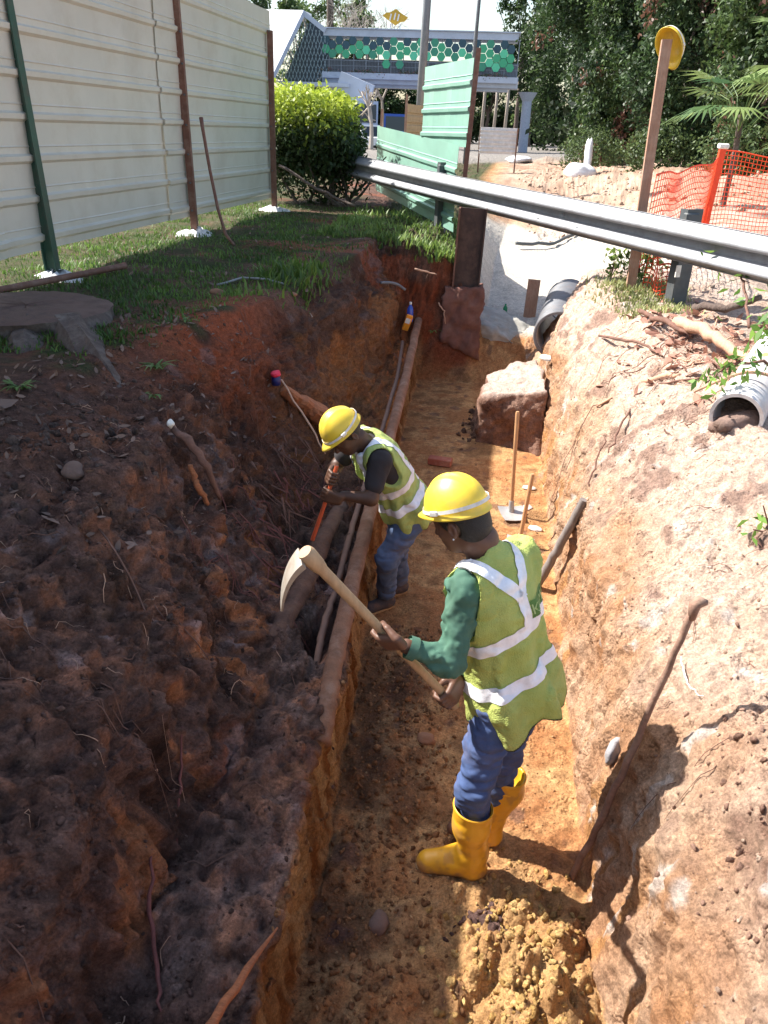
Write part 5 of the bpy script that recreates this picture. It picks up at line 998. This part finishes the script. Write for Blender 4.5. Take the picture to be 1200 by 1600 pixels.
scatter_clods('loose_clods', 45, lambda: (rng.normal(.20, .05), rng.normal(2.17, .04)), .008, .03, (.12, .07, .06), (.22, .13, .11), 'purple brown clods behind the heel of the yellow boot')
scatter_clods('loose_clods', 6500, lambda: (U(-2.4, -.5), 1.0+4.4*rng.random()**1.2), .002, .013, (.09, .052, .040), (.25, .15, .12), 'fine crumbs of dark soil over the left bank', pw=3)
scatter_clods('loose_clods', 3000, lambda: (U(.72, 2.2), 1+5.8*rng.random()**1.2), .002, .011, (.42, .26, .18), (.64, .48, .37), 'fine crumbs over the sunlit right bank', pw=3)
scatter_clods('loose_clods', 420, lambda: (rng.normal(1.02, .12), rng.normal(1.75, .3)), .003, .016, (.26, .15, .11), (.48, .30, .22), 'brown clods low on the right bank')
scatter_clods('gravel', 260, lambda: (rng.normal(-1.85, .3), rng.normal(3.2, .45)), .006, .028, (.09, .06, .05), (.18, .125, .105), 'grey brown stones on the dark bank below the stump', pw=1.6)
scatter_clods('gravel', 900, lambda: (U(.6, 9), 16+16*rng.random()), .015, .075, (.34, .22, .15), (.60, .45, .34), 'lumps of dug earth on the mound beyond the guardrail')
scatter_clods('gravel', 300, lambda: (U(1.6, 5), U(8, 13)), .01, .05, (.42, .32, .25), (.62, .52, .44), 'stones on the bare ground behind the guardrail')
scatter_clods('gravel', 90, lambda: (rng.normal(-.0, .06), rng.normal(8.1, .3)), .01, .04, (.12, .07, .05), (.25, .14, .09), 'dark clods beside the left side of the soil block')
for i, (x, y, s_, lab) in enumerate(((-1.72, 3.0, .055, 'large brown rounded stone on the dark bank'), (-2.12, 6.2, .06, 'orange brown stone in the shaded grass'), (-1.62, 6.7, .035, 'small orange stone at the trench edge'), (-.10, 3.15, .05, 'round orange clod on the floor beside the mattock end'), (-.2, 2.1, .05, 'dark flat clod on the shaded floor near the camera'))):
    rock('stone', (x, y, gz(x, y)+.01), (s_, s_*.8, s_*.6), mat('brown_stone_%s' % 'abcde'[i], (.24, .12, .07) if i not in (0, 4) else (.15, .095, .075), rough=.95, bump=.6), lab, seed=i+9)
def rootlets(name, n, fn, rad, ln, m, label, drift=(0, 0), off=.006):
    parts = []
    for i in range(n):
        x, y = fn(); a = U(0, 6.283); L_ = ln*U(.4, 1.4); k = 6; P = []
        for j in range(k):
            z, nn_ = ground(x, y); P.append(np.array((x, y, z))+nn_*off*(0 if j in (0, k-1) else U(.6, 2.2))); a += rng.normal(0, .45); x += (math.cos(a)+drift[0])*L_/k*.7; y += (math.sin(a)+drift[1])*L_/k*.7
        r_ = rad*U(.5, 1.6); parts.append(tube(P, np.linspace(r_, r_*.4, k), 4, cap=False))
    return obj(name, join(*parts), m, kind='stuff', label=label, cat='rootlets', smooth=True)
rootlets('rootlets', 260, lambda: (U(-2.1, -.75), 1.1+4.6*rng.random()), .0022, .22, rootm, 'fine brown rootlets hanging over the dark left bank', (.6, -.2))
rootlets('rootlets', 90, lambda: (rng.normal(-1.15, .14), U(3.3, 5.4)), .0035, .28, mat('dark_red_root', (.15, .05, .038), rough=.85, var=.4), 'torn dark red rootlets on the bank beside the bending worker', (.5, -.5), .012)
rootlets('rootlets', 60, lambda: (U(-2.0, -.8), U(1.2, 4.0)), .0018, .16, palewood, 'pale fine rootlets on the dark left bank')
rootlets('rootlets', 110, lambda: (U(.8, 1.9), U(1.6, 6.8)), .0018, .16, rootm, 'thin dark rootlets on the sunlit right bank', (-.5, -.1))
rootlets('rootlets', 40, lambda: (rng.normal(1.25, .2), rng.normal(5.7, .5)), .004, .35, rootm, 'tangled dry roots along the crest of the right bank', (-.6, -.2), .015)
rootlets('twigs', 60, lambda: (rng.normal(1.7, .22), rng.normal(6.1, .6)), .0045, .30, palewood, 'pale dry twigs heaped on top of the right bank', (0, 0), .02)
# ---------------------------------------------------------------- background
leafd = ((.020, .045, .015), (.085, .15, .04))
def tree(c, h, crown, n, size, label, cols=leafd, trunk=.22, group=None, lean=0, vines=0, cat='tree', bare=0):
    root = empty('tree', c, label, cat, group); c = np.array(c, float); top = c+np.array((lean, 0, h*.62)); P = wav([c-[0, 0, .3], c+(top-c)*.5+rng.normal(0, .15, 3), top], 10, .04)
    obj('trunk', tube(P, np.linspace(trunk, trunk*.45, 10), 9, jit=.06), bark_m, root, smooth=True)
    Ps = []; Nn_ = []; Cn = []; tot = sum(q[1][0]*q[1][2] for q in crown)
    for cc, rr in crown:
        cc = np.array(cc, float); tw = cc; b = P[6]; 
        for _ in range(2): e = cc+rng.normal(0, .3, 3)*np.array(rr); obj('limb', tube(wav([b, (b+e)/2+rng.normal(0, .2, 3), e], 8, .05), np.linspace(trunk*.4, .03, 8), 6), bark_m, root)
        m_ = max(60, int(n*rr[0]*rr[2]/tot)); k = max(8, int(m_/70)); cen, d = shell_pts(k, cc, rr, .35); ctone = rng.normal(0, .28, k)      # clumps of leaves with gaps between
        idx = rng.integers(0, k, m_); p = cen[idx]+rng.normal(0, 1, (m_, 3))*np.array(rr)*.11; Ps.append(p); Cn.append(ctone[idx]); Nn_.append(d[idx])
    P_ = np.concatenate(Ps); N_ = np.concatenate(Nn_); t = .45+.45*vnoise(P_, 1.3, 4)+.2*rng.normal(size=len(P_))+np.concatenate(Cn)
    leafset('crown', P_, size, colmix(len(P_), cols[0], cols[1], t), root, nrm=N_, asp=.5)
    if vines:
        vp = []
        for _ in range(vines):
            cc, rr = crown[rng.integers(len(crown))]; s_ = np.array(cc)+np.array((U(-1, 1)*rr[0], -rr[1]*U(.6, 1.05), U(-.2, .7)*rr[2])); L_ = U(1.2, 4.5); m_ = int(L_*34); q = np.tile(s_, (m_, 1)); q[:, 2] -= rng.random(m_)*L_; q[:, :2] += rng.normal(0, .12, (m_, 2)); vp.append(q)
        q = np.concatenate(vp); br = rng.random(len(q)) < .5
        cb = colmix(len(q), (.10, .045, .03), (.26, .14, .10)); cgn = colmix(len(q), *cols); leafset('hanging_vines', q, size*1.1, np.where((vnoise(q, 1.6, 6) > .1)[:, None], cb, cgn), root, asp=.5, up=1.5)
    return root
# right-hand wall of creeper-covered trees
RT = [((4.2, 44, 1.4), 15, [((3.5, 44, 8.8), (2.5, 2, 2.4)), ((4.3, 43.5, 5.6), (1.5, 1.6, 2.2)), ((3.9, 44, 11), (2.6, 2, 2.5)), ((4.3, 43, 3.2), (1.2, 1.3, 1.3))], 'creeper covered tree nearest the blue footbridge column'),
 ((4.9, 38, 1.6), 15, [((4.6, 37.5, 8.2), (2.1, 2, 2.4)), ((4.4, 37, 5.2), (1.4, 1.6, 2.2)), ((5.2, 37.5, 10.8), (2.4, 2, 2.2)), ((4.6, 36.8, 3.0), (1.4, 1.2, 1.2))], 'creeper draped tree behind the white sacks'),
 ((6.0, 31, 1.7), 14, [((5.7, 30.5, 7.2), (1.9, 1.8, 2.1)), ((5.3, 30, 4.6), (1.5, 1.4, 1.7)), ((6.6, 30.2, 9.0), (2.2, 2, 2.0)), ((5.9, 29.6, 2.9), (1.3, 1.1, 1.0))], 'dark tree with brown hanging creepers left of the timber post'),
 ((7.6, 27, 1.8), 13, [((7.3, 26.5, 6.4), (1.9, 1.7, 1.9)), ((7.0, 26, 4.2), (1.5, 1.3, 1.4)), ((8.0, 26.2, 8.0), (2.2, 2, 1.8)), ((7.4, 25.6, 2.7), (1.3, 1, .9))], 'dark leafy tree behind the timber post'),
 ((9.6, 25, 1.8), 12, [((9.2, 24.5, 6.0), (2.0, 1.6, 1.9)), ((9.0, 24, 3.9), (1.5, 1.3, 1.4)), ((10.0, 24.3, 7.6), (2.0, 2, 1.7))], 'dark leafy tree above the fan palms'),
 ((12.0, 24, 1.8), 12, [((11.4, 23.5, 6.0), (2.0, 1.6, 2.0)), ((11.0, 23, 3.9), (1.6, 1.3, 1.4)), ((12.2, 23.3, 7.6), (2.0, 2, 1.7))], 'dark leafy tree at the far right edge')]
for i, (c, h, cr__, lab) in enumerate(RT): tree(c, h, cr__, 34000, .19 if i < 2 else .16, lab, vines=(26, 36, 44, 26, 10, 8)[i], trunk=.28, group='creeper covered trees on the right', cols=((.018, .040, .014), (.10, .16, .05)) if i % 2 else ((.022, .045, .018), (.075, .13, .045)))
for i, (x, y, lab) in enumerate(((3.5, 33, 'low bush by the white sacks'), (5.0, 28.3, 'low bush left of the timber post'), (6.6, 24.5, 'low bush behind the orange net'), (4.6, 48, 'low bush beside the blue column'), (8.3, 22.8, 'low bush below the fan palms'))):
    n = 2600; rt = empty('bush', (x, y, gz(x, y)), lab, 'bush', 'low bushes under the right trees'); P, d = shell_pts(n, (x, y, gz(x, y)+.5), (1.3, .8, .9), .4); leafset('foliage', P, .12, colmix(n, (.03, .055, .02), (.14, .20, .07)), rt, nrm=d, asp=.5)
# fan palms
def fan_palm(c, h, nf, label, s_=1.0):
    root = empty('fan_palm', c, label, 'palm', 'fan palms at the right edge'); c = np.array(c, float); top = c+np.array((0, 0, h)); obj('trunk', tube([c-[0, 0, .2], c+[.03, 0, h*.5], top], [.06, .05, .05], 8, jit=.15), bark_m, root)
    for i in range(nf):
        a = U(0, 6.283); el = U(-.15, 1.0); d = np.array((math.cos(a)*math.cos(el), math.sin(a)*math.cos(el), math.sin(el))); L_ = U(.5, .8)*s_; e = top+d*L_+np.array((0, 0, U(-.25, .0))); V = []; F_ = []
        Vt, Ft = tube([top-[0, 0, U(0, .5)], (top+e)/2+[0, 0, .05], e], .010, 4); sdv = unit(np.cross(d, (0, 0, 1))); fw = unit(d+np.array((0, 0, -.4))); V = list(Vt); F_ = list(Ft)
        for k in range(11):
            b = (k-5)*.24; dd = unit(fw*math.cos(b)+sdv*math.sin(b)); l = U(.40, .55)*s_*(1-.04*abs(k-5)); w = np.cross(dd, unit(np.cross(sdv, fw)))*.022*s_; q = len(V); dr = np.array((0, 0, -.18*l))
            V += [e, e+dd*l*.5+w, e+dd*l+dr, e+dd*l*.5-w]; F_.append((q, q+1, q+2, q+3))
        o = obj('frond', (V, F_), foliage, root); setcol(o, np.tile(colmix(1, (.05, .11, .03), (.22, .30, .10)), (len(V), 1)))
for c, h, nf, lab, s_ in (((4.35, 17.0, 1.75), 1.5, 18, 'yellow green fan palm just right of the timber post', 1.35), ((5.6, 18.0, 1.75), 2.3, 20, 'tall fan palm with grey fronds behind the net', 1.5), ((5.4, 16.2, 1.7), 1.1, 16, 'short fan palm close behind the orange net', 1.1), ((6.9, 18.5, 1.8), 2.2, 20, 'fan palm at the right edge of the picture', 1.5), ((6.4, 16.5, 1.7), 1.0, 16, 'low fan palm at the right edge behind the net', 1.1)): fan_palm(c, h, nf, lab, s_)
# sacks, white hoarding, poles
sackm = mat('white_sack', (.70, .71, .74), rough=.7, bump=.5, bscale=12)
rock('sack', (2.72, 29.4, gz(2.72, 29.4)+.16), (.55, .4, .30), sackm, 'full white sack lying by the dark tree trunk', 'sack', 'white sacks', 2)
rock('sack', (2.98, 29.8, gz(2.98, 29.8)+.5), (.13, .13, .62), sackm, 'tall white wrapped bundle standing beside the lying sack', 'bundle', None, 5)
rock('sack', (.95, 40, gz(.95, 40)+.12), (.6, .5, .18), sackm, 'flat white sack at the foot of the blue column', 'sack', 'white sacks', 7)
wh = empty('white_hoarding', (-.2, 31, 1.5), 'low white ribbed metal hoarding in front of the blue column', 'fence')
ribbed_sheet('panel', (-.68, 30.2), (.58, 30.6), 2.08, 2.08, .80, mat('white_painted_steel', (.70, .70, .70), rough=.5, bump=.05), wh, pitch=.13, phase=.08, out=(.1, -1, 0))
for x in (-.68, .58): obj('post', bar((x, 30.45, 1.4), (x, 30.45, 2.9), .05, .05), rustp, wh)
yh = empty('yellow_hoarding', (-2.1, 20, 1.5), 'small yellowish ribbed hoarding panel with wooden posts under the footbridge', 'fence')
ribbed_sheet('panel', (-2.13, 19.9), (-1.5, 24.4), 2.2, 2.2, 1.1, mat('tan_painted_steel', (.50, .38, .22), rough=.6, bump=.05), yh, pitch=.2, phase=.1, out=(-.9, -.2, 0))
obj('post', bar((-2.16, 19.85, 1.4), (-2.14, 19.85, 3.48), .05, .05), timber_m, yh)
obj('wooden_stake', bar((-2.74, 20, 1.4), (-2.71, 20, 3.18), .05, .05), timber_m, label='short wooden stake left of the yellowish hoarding', cat='stake')
polem = mat('grey_pole_paint', (.20, .21, .23), rough=.5)
lp = empty('street_lamp', (-2.28, 24, 1.5), 'thick grey lamp post rising in front of the footbridge', 'lamp post')
obj('pole', tube([(-2.25, 24, 1.4), (-2.17, 24, 5.8), (-2.02, 24, 9)], [.115, .105, .085], 14), polem, lp, smooth=True); obj('arm', tube([(-2.02, 24, 8.9), (-2.3, 23.5, 9.3), (-3.2, 22, 9.4)], .05, 8), polem, lp); obj('lamp_head', box((-3.4, 21.7, 9.4), (.5, .6, .12), bev=.03), polem, lp)
lp = empty('street_lamp', (-1.48, 40, 1.4), 'thin grey lamp post to the right of the green hoarding', 'lamp post')
obj('pole', tube([(-1.52, 40, 1.3), (-1.40, 40, 8), (-1.3, 40, 11)], [.09, .08, .06], 10), polem, lp, smooth=True); obj('arm', tube([(-1.3, 40, 10.9), (-.6, 40, 11.2), (.4, 40, 11.2)], .04, 6), polem, lp); obj('lamp_head', box((.7, 40, 11.2), (.7, .25, .1), bev=.03), polem, lp)
# footbridge
cwh = mat('pale_blue_grey_concrete', (.50, .53, .62), rough=.7, var=.06, scale=1, bump=.05, dirt=(.36, .38, .44), dscale=.6)
bwhite = mat('white_roof_sheet', (.80, .80, .80), rough=.6, bump=0)
bd = empty('footbridge', (-9, 95, .7), 'covered pedestrian footbridge with green hexagon panels crossing the road', 'footbridge')
BY = 95
obj('roof', join(box((-9.0, BY, 11.20), (19.9, 3.6, .62)), box((-9.0, BY, 11.58), (20.3, 3.9, .10))), cwh, bd)
obj('deck', join(box((-8.9, BY, 7.15), (20.4, 3.4, 1.0)), box((-8.9, BY, 6.50), (18.5, 2.4, .30))), cwh, bd)
obj('planter', box((-8.9, BY-1.95, 7.35), (20.2, .5, .55)), cwh, bd)
Pp = np.stack([U(-18.5, 1.3, 2600), BY-1.95+rng.normal(0, .2, 2600), 7.65+.25*rng.random(2600)], -1); Pp[:, 2] += .25*vnoise(Pp, 1.1, 3)-.3*(rng.random(2600) < .2); Pp = Pp[vnoise(Pp, 1.8, 8) > -.15]
leafset('planter_flowers', Pp, .16, np.where((rng.random(len(Pp)) < .3)[:, None], colmix(len(Pp), (.30, .08, .12), (.4, .2, .2)), colmix(len(Pp), (.04, .07, .03), (.12, .17, .06))), bd)
hexm = [mat('hex_%s' % n, c, rough=.4, bump=0, var=.03) for n, c in (('dark_teal', (.03, .08, .11)), ('green', (.06, .40, .20)), ('bright_green', (.12, .60, .34)), ('mid_green', (.05, .28, .17)))]
s6 = .47; hv = [(math.cos(k*math.pi/3)*s6*.94, math.sin(k*math.pi/3)*s6*.94) for k in range(6)]
HM = {}
for q, m_ in enumerate(hexm):
    me = bpy.data.meshes.new('hexagon_panel'); me.from_pydata([(x, y, z) for y in (-.04, .04) for x, z in hv], [], [tuple(range(6)), tuple(range(6, 12))[::-1]]+[(k, (k+1) % 6, 6+(k+1) % 6, 6+k) for k in range(6)]); me.materials.append(m_); HM[q] = me
ci = 0
for i in range(int(20.2/(1.5*s6))):
    for j in range(4):
        x = -18.7+i*1.5*s6; z = 10.52-j*math.sqrt(3)*s6-(i % 2)*math.sqrt(3)/2*s6
        if z > 10.9 or x > 1.4: continue
        if j == 3 or (j == 2 and vnoise(np.array([[x, 0, 0]]), 2.2, 3)[0] < -.05-.3*(i % 2)): continue
        q = 0 if (j == 0 and rng.random() < .65) else int(rng.choice([1, 1, 2, 2, 3, 1] if j else [1, 3, 1]))
        o = bpy.data.objects.new('hexagon_panel', HM[q]); COL.link(o); o.parent = bd; o.location = (x+9, -1.75, z-.7)
fr = []
for i in range(16): x = -18.4+i*1.3; fr.append(box((x, BY-1.5, 9.3), (.09, .09, 3.3)))
fr += [box((-8.9, BY-1.62, 8.75), (20.2, .06, .07)), box((-8.9, BY-1.62, 8.25), (20.2, .04, .04)), box((-8.9, BY-1.62, 10.9), (20.2, .08, .08))]
for i in range(130): fr.append(box((-18.9+i*.155, BY-1.62, 8.2), (.03, .03, 1.1)))
obj('railing', join(*fr), mat('grey_railing', (.25, .27, .31), rough=.5, bump=0), bd)
for x, y in ((2.45, BY-.2), (-17.5, BY)): obj('column', join(tube([(x+.05, y, .4), (x, y, 5.6)], [.50, .50], 20, cap=False), tube([(x, y, 5.55), (x, y, 6.4)], [.50, 1.0], 20)), mat('blue_grey_column', (.33, .36, .44), rough=.7, bump=0) if 'blue_grey_column' not in bpy.data.materials else bpy.data.materials['blue_grey_column'], bd, smooth=True, sharp=40)
obj('shade_backing', box((-8.9, BY+1.55, 8.35), (20.2, .12, 1.5)), mat('painted_bridge_shade', (.14, .15, .18), rough=.8, bump=0), bd)  # dark panel added behind the railing, its grey painting the bridge's inner shade
# stair house: sloping white roof with a latticed gable
g1 = np.array([(-29, BY+2, 12.9), (-21.0, BY+2, 12.9), (-21.0, BY-2, 12.8), (-22.9, BY-8, 6.5), (-34, BY-8, 6.5), (-29, BY-2, 12.8)])
sr = obj('stair_roof', (g1, [(0, 1, 2, 5), (5, 2, 3, 4)]), bwhite, bd); sr.modifiers.new('thickness', 'SOLIDIFY').thickness = .25
obj('stair_beam', join(bar((-21.0, BY-2.1, 12.8), (-22.9, BY-8.1, 6.5), .3, .5), bar((-21.0, BY-2.1, 12.8), (-18.7, BY-2.0, 11.3), .3, .45)), cwh, bd)
lat_ = []
for i in range(30):
    for j in range(12):
        x0 = -24.2+i*.19; z0 = 6.4+j*.55; zt = 12.6 if x0 > -21 else 12.6-(-21-x0)*1.78; zt = min(zt, 12.6-max(0, x0+21)*.65)
        if z0+.55 < zt: lat_.append(bar((x0, BY-1.9, z0), (x0+(.19 if (i+j) % 2 else -.12), BY-1.9, z0+.55), .045, .05, (0, 1, 0)))
obj('lattice_screen', join(*lat_), mat('pale_blue_lattice', (.30, .38, .42), rough=.6, bump=0), bd, kind='stuff')
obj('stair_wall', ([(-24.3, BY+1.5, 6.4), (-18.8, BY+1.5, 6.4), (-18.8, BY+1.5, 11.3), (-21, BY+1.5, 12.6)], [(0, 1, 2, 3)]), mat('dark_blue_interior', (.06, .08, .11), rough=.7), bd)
obj('walkway_canopy', join(box((-19.5, BY-3, 6.35), (7.5, 3, .35)), bar((-17.0, BY-4, 6.4), (-13.5, BY-4.5, 5.2), .3, 2.5)), cwh, bd)
# amber emblem on the roof
sg = empty('station_sign', (-11.7, BY-1, 11.6), 'amber diamond shaped emblem sign standing on the footbridge roof', 'sign'); amb = mat('amber_sign', (.62, .36, .04), rough=.5, bump=0)
def plate(pts, y, d=.15): n = len(pts); return [(x, y, z) for x, z in pts]+[(x, y+d, z) for x, z in pts], [tuple(range(n))[::-1], tuple(range(n, 2*n))]+[(i, (i+1) % n, n+(i+1) % n, n+i) for i in range(n)]
cx, cz = -11.65, 12.72
obj('plate', plate([(cx+a, cz+b) for a, b in ((-1.32, .10), (-.95, .38), (-.55, .42), (.05, .72), (.62, .34), (1.30, .0), (.95, -.36), (.55, -.42), (.0, -.72), (-.6, -.36))], BY-1.1), amb, sg)
for k, (a, b) in enumerate(((-.62, .05), (-.18, .12), (.18, .02))): obj('emblem_bar', plate([(cx+a+x, cz+b+z) for x, z in ((0, -.34), (.12, -.38), (.26, .22), (.14, .26))], BY-1.16, .05), bwhite, sg)
for q in (-.5, .5): obj('strut', box((cx+q, BY-1, 11.85), (.08, .08, .6)), cwh, sg)
# vehicles in the road
glass = mat('dark_window_glass', (.03, .04, .05), rough=.15, bump=0, var=0); tyre = mat('black_tyre', (.02, .02, .02), rough=.8, bump=0)
def vehicle(name, c, L_, Wd, Hh, bodym, label, cat, front_w, nose=0, ang=0):
    root = empty(name, c, label, cat); c = np.array(c, float); Rz = rotm(0, 0, ang); T_ = lambda vf: (np.asarray(vf[0])@Rz.T+c, vf[1])
    pr = [(-L_/2, .35), (L_/2, .35), (L_/2, Hh*.97), (L_/2-.2, Hh), (-L_/2+nose*.9, Hh), (-L_/2+nose*.35, Hh*.52), (-L_/2, Hh*.48)]
    V = [(s*Wd/2, x, z) for s in (-1, 1) for x, z in pr]; n = len(pr); obj('body', T_((V, [tuple(range(n))[::-1], tuple(range(n, 2*n))]+[(i, (i+1) % n, n+(i+1) % n, n+i) for i in range(n)])), bodym, root)
    obj('windscreen', T_(bar((0, -L_/2+nose*.9-.05, Hh*.93), (0, -L_/2+nose*.35-.05, Hh*.56), Wd*.86, .03, (1, 0, 0)) if False else ([(-Wd*.43, -L_/2+nose*.84-.03, Hh*.93), (Wd*.43, -L_/2+nose*.84-.03, Hh*.93), (Wd*.43, -L_/2+nose*.38-.05, Hh*.54), (-Wd*.43, -L_/2+nose*.38-.05, Hh*.54)], [(0, 1, 2, 3)])), glass, root)
    for s in (-1, 1):
        for k in range(int(L_/1.6)): obj('window', T_(box((s*(Wd/2+.01), -L_/2+nose+.8+k*1.5, Hh*.72), (.02, 1.25, Hh*.28))), glass, root)
        for y in (-L_/2+1.0, L_/2-1.2): obj('wheel', T_(lathe([(.001, -.12), (.34, -.12), (.34, .12), (.001, .12)], (s*(Wd/2-.12), y, .34), 16, (1, 0, 0))), tyre, root)
        obj('headlight', T_(box((s*Wd*.36, -L_/2-.02, .72), (.28, .04, .18))), bwhite, root)
    return root
vehicle('white_van', (-12.2, 80, gz(-12.2, 80)), 4.8, 1.75, 2.0, mat('white_vehicle_paint', (.72, .74, .76), rough=.3, bump=0, var=.02), 'white van parked on the road beyond the shrub', 'van', 1, nose=.9, ang=.35)
b_ = vehicle('blue_bus', (-10.3, 88, gz(-10.3, 88)), 9, 2.5, 3.1, mat('blue_vehicle_paint', (.02, .08, .38), rough=.35, bump=0, var=.02), 'blue bus facing the camera under the footbridge', 'bus', 1, nose=.12, ang=.1)
vehicle('white_bus', (-14.2, 92, gz(-14.2, 92)), 9, 2.5, 4.2, mat('pale_bus_paint', (.40, .46, .56), rough=.35, bump=0, var=.02), 'tall pale double deck bus behind the white van', 'bus', 1, nose=.12, ang=.15)
# far trees
def simple_crown(cx, cy, z0, w, h, k=5): return [((cx+U(-.6, .6)*w, cy+U(-1, 1), z0+h*U(.15, .95)), (w*U(.45, .65), w*.4, h*U(.22, .35))) for _ in range(k)]
farg = 'trees beyond the footbridge'
for i, (x, y, h, w, col, lab) in enumerate(((-36, 120, 21, 7, 0, 'dark tree behind the top of the cream hoarding'), (-29, 125, 19, 6, 1, 'pale leafy tree behind the stair roof'), (-22, 130, 18, 5, 1, 'airy light green tree left of the amber emblem'), (2, 125, 22, 5, 0, 'tall tree rising right of the thin lamp post'), (9, 118, 20, 6, 0, 'broad tree behind the blue column'), (-18, 135, 9, 6, 0, 'low dark tree seen under the bridge left part'), (-10, 135, 9, 6, 0, 'low dark tree seen under the bridge middle'), (-2, 132, 10, 5, 0, 'low tree seen under the bridge right of the green hoarding'), (4, 128, 10, 4, 1, 'low bright tree seen under the bridge by the column'), (-27, 133, 10, 7, 0, 'low dark tree seen behind the shrub'))):
    tree((x, y, .7), h, simple_crown(x, y, 3 if h < 12 else h*.45, w, h*.55 if h > 12 else h*.8, 6), 5200, .55, lab, cols=((.02, .04, .015), (.06, .11, .03)) if col == 0 else ((.08, .13, .04), (.20, .28, .10)), trunk=.35, group=farg)
def bare_tree(c, h, label, spread=.5, r_=.14, m=None, levels=4):
    root = empty('bare_tree', c, label, 'tree'); parts = []
    def rec(p, d, l, r__, k):
        e = p+d*l; parts.append(tube([p, (p+e)/2+rng.normal(0, l*.04, 3), e], [r__, r__*.85, r__*.65], 6, cap=False))
        if k: 
            for _ in range(3 if k > 1 else 4): rec(e, unit(d+rng.normal(0, spread, 3)+[0, 0, .1]), l*U(.6, .8), r__*.6, k-1)
    rec(np.array(c, float), np.array((0, 0, 1.)), h*.33, r_, levels); tr = obj('trunk', parts[0], m, root); obj('limb', join(*parts[1:]), m, root); return root
palebark = mat('pale_bark', (.42, .36, .31), rough=.9, bump=0)
bare_tree((-13.6, 100, .7), 14, 'pale bare branching tree behind the amber emblem', m=palebark, r_=.22, spread=.45, levels=5)
bare_tree((-11.2, 76, .9), 6.2, 'small pale forked tree under the footbridge', m=palebark, r_=.24, spread=.5, levels=3)
bare_tree((-20.5, 108, .7), 16, 'thin leafless tree above the stair roof', m=palebark, r_=.2, levels=5)
for i, (x, y) in enumerate(((-2.2, 100), (-.9, 108), (.4, 102))): obj('slender_tree', tube([(x, y, .5), (x+.1, y, 6), (x, y, 9)], [.20, .17, .15], 9), palebark, smooth=True, label=('slim tree trunk left of the white hoarding', 'slim tree trunk above the white hoarding', 'slim tree trunk left of the blue column')[i], cat='tree')
pal = empty('palm_trunk', (-23.2, 118, .7), 'tall dark palm trunk rising behind the stair roof', 'palm'); obj('trunk', tube([(-23.2, 118, .6), (-23.1, 118, 17)], .45, 10), bark_m, pal)
rail_m = mat('white_road_barrier', (.70, .68, .66), rough=.6)
part_time('all')

def thicket(name, pts, n, size, cols, label):
    P = []
    for c, r, w in pts:
        k = int(n*w); cen, d = shell_pts(max(10, k//60), c, r, .3); P.append(cen[rng.integers(0, len(cen), k)]+rng.normal(0, 1, (k, 3))*np.array(r)*.14)
    P = np.concatenate(P); t = .45+.6*vnoise(P, 1.5, 4)+.22*rng.normal(size=len(P)); return leafset(name, P, size, colmix(len(P), cols[0], cols[1], t), kind='stuff', label=label, cat='thicket', asp=.55)
thicket('thicket', [((7.0, 47, 4), (3.2, 2, 4), .15), ((7.6, 48, 10), (4.5, 2, 4.5), .2), ((7.5, 40, 4), (4, 2, 3.5), .15), ((9, 40, 10), (5, 2, 4.5), .2), ((12, 32, 4), (4, 2, 3), .12), ((13, 32, 9), (5, 2, 4), .18)], 60000, .34, ((.012, .026, .010), (.045, .075, .025)), 'dense dark thicket filling in behind the trees on the right')

thicket('far_thicket', [((x, 138+U(-3, 3), U(2.5, 4)), (4, 2, 3.2), .1) for x in np.arange(-40, 26, 5.5)], 36000, .6, ((.020, .038, .015), (.065, .10, .035)), 'low dark greenery beyond the road under the footbridge')

thicket('distant_trees', [((7, 106, 7), (4.5, 2, 6), .25), ((2.0, 116, 11), (3.2, 2, 5), .15), ((11, 100, 10), (5, 2, 8), .3), ((6, 112, 14), (4, 2, 5), .2)], 22000, .5, ((.022, .042, .016), (.075, .12, .04)), 'leafy tree mass behind the blue footbridge column')
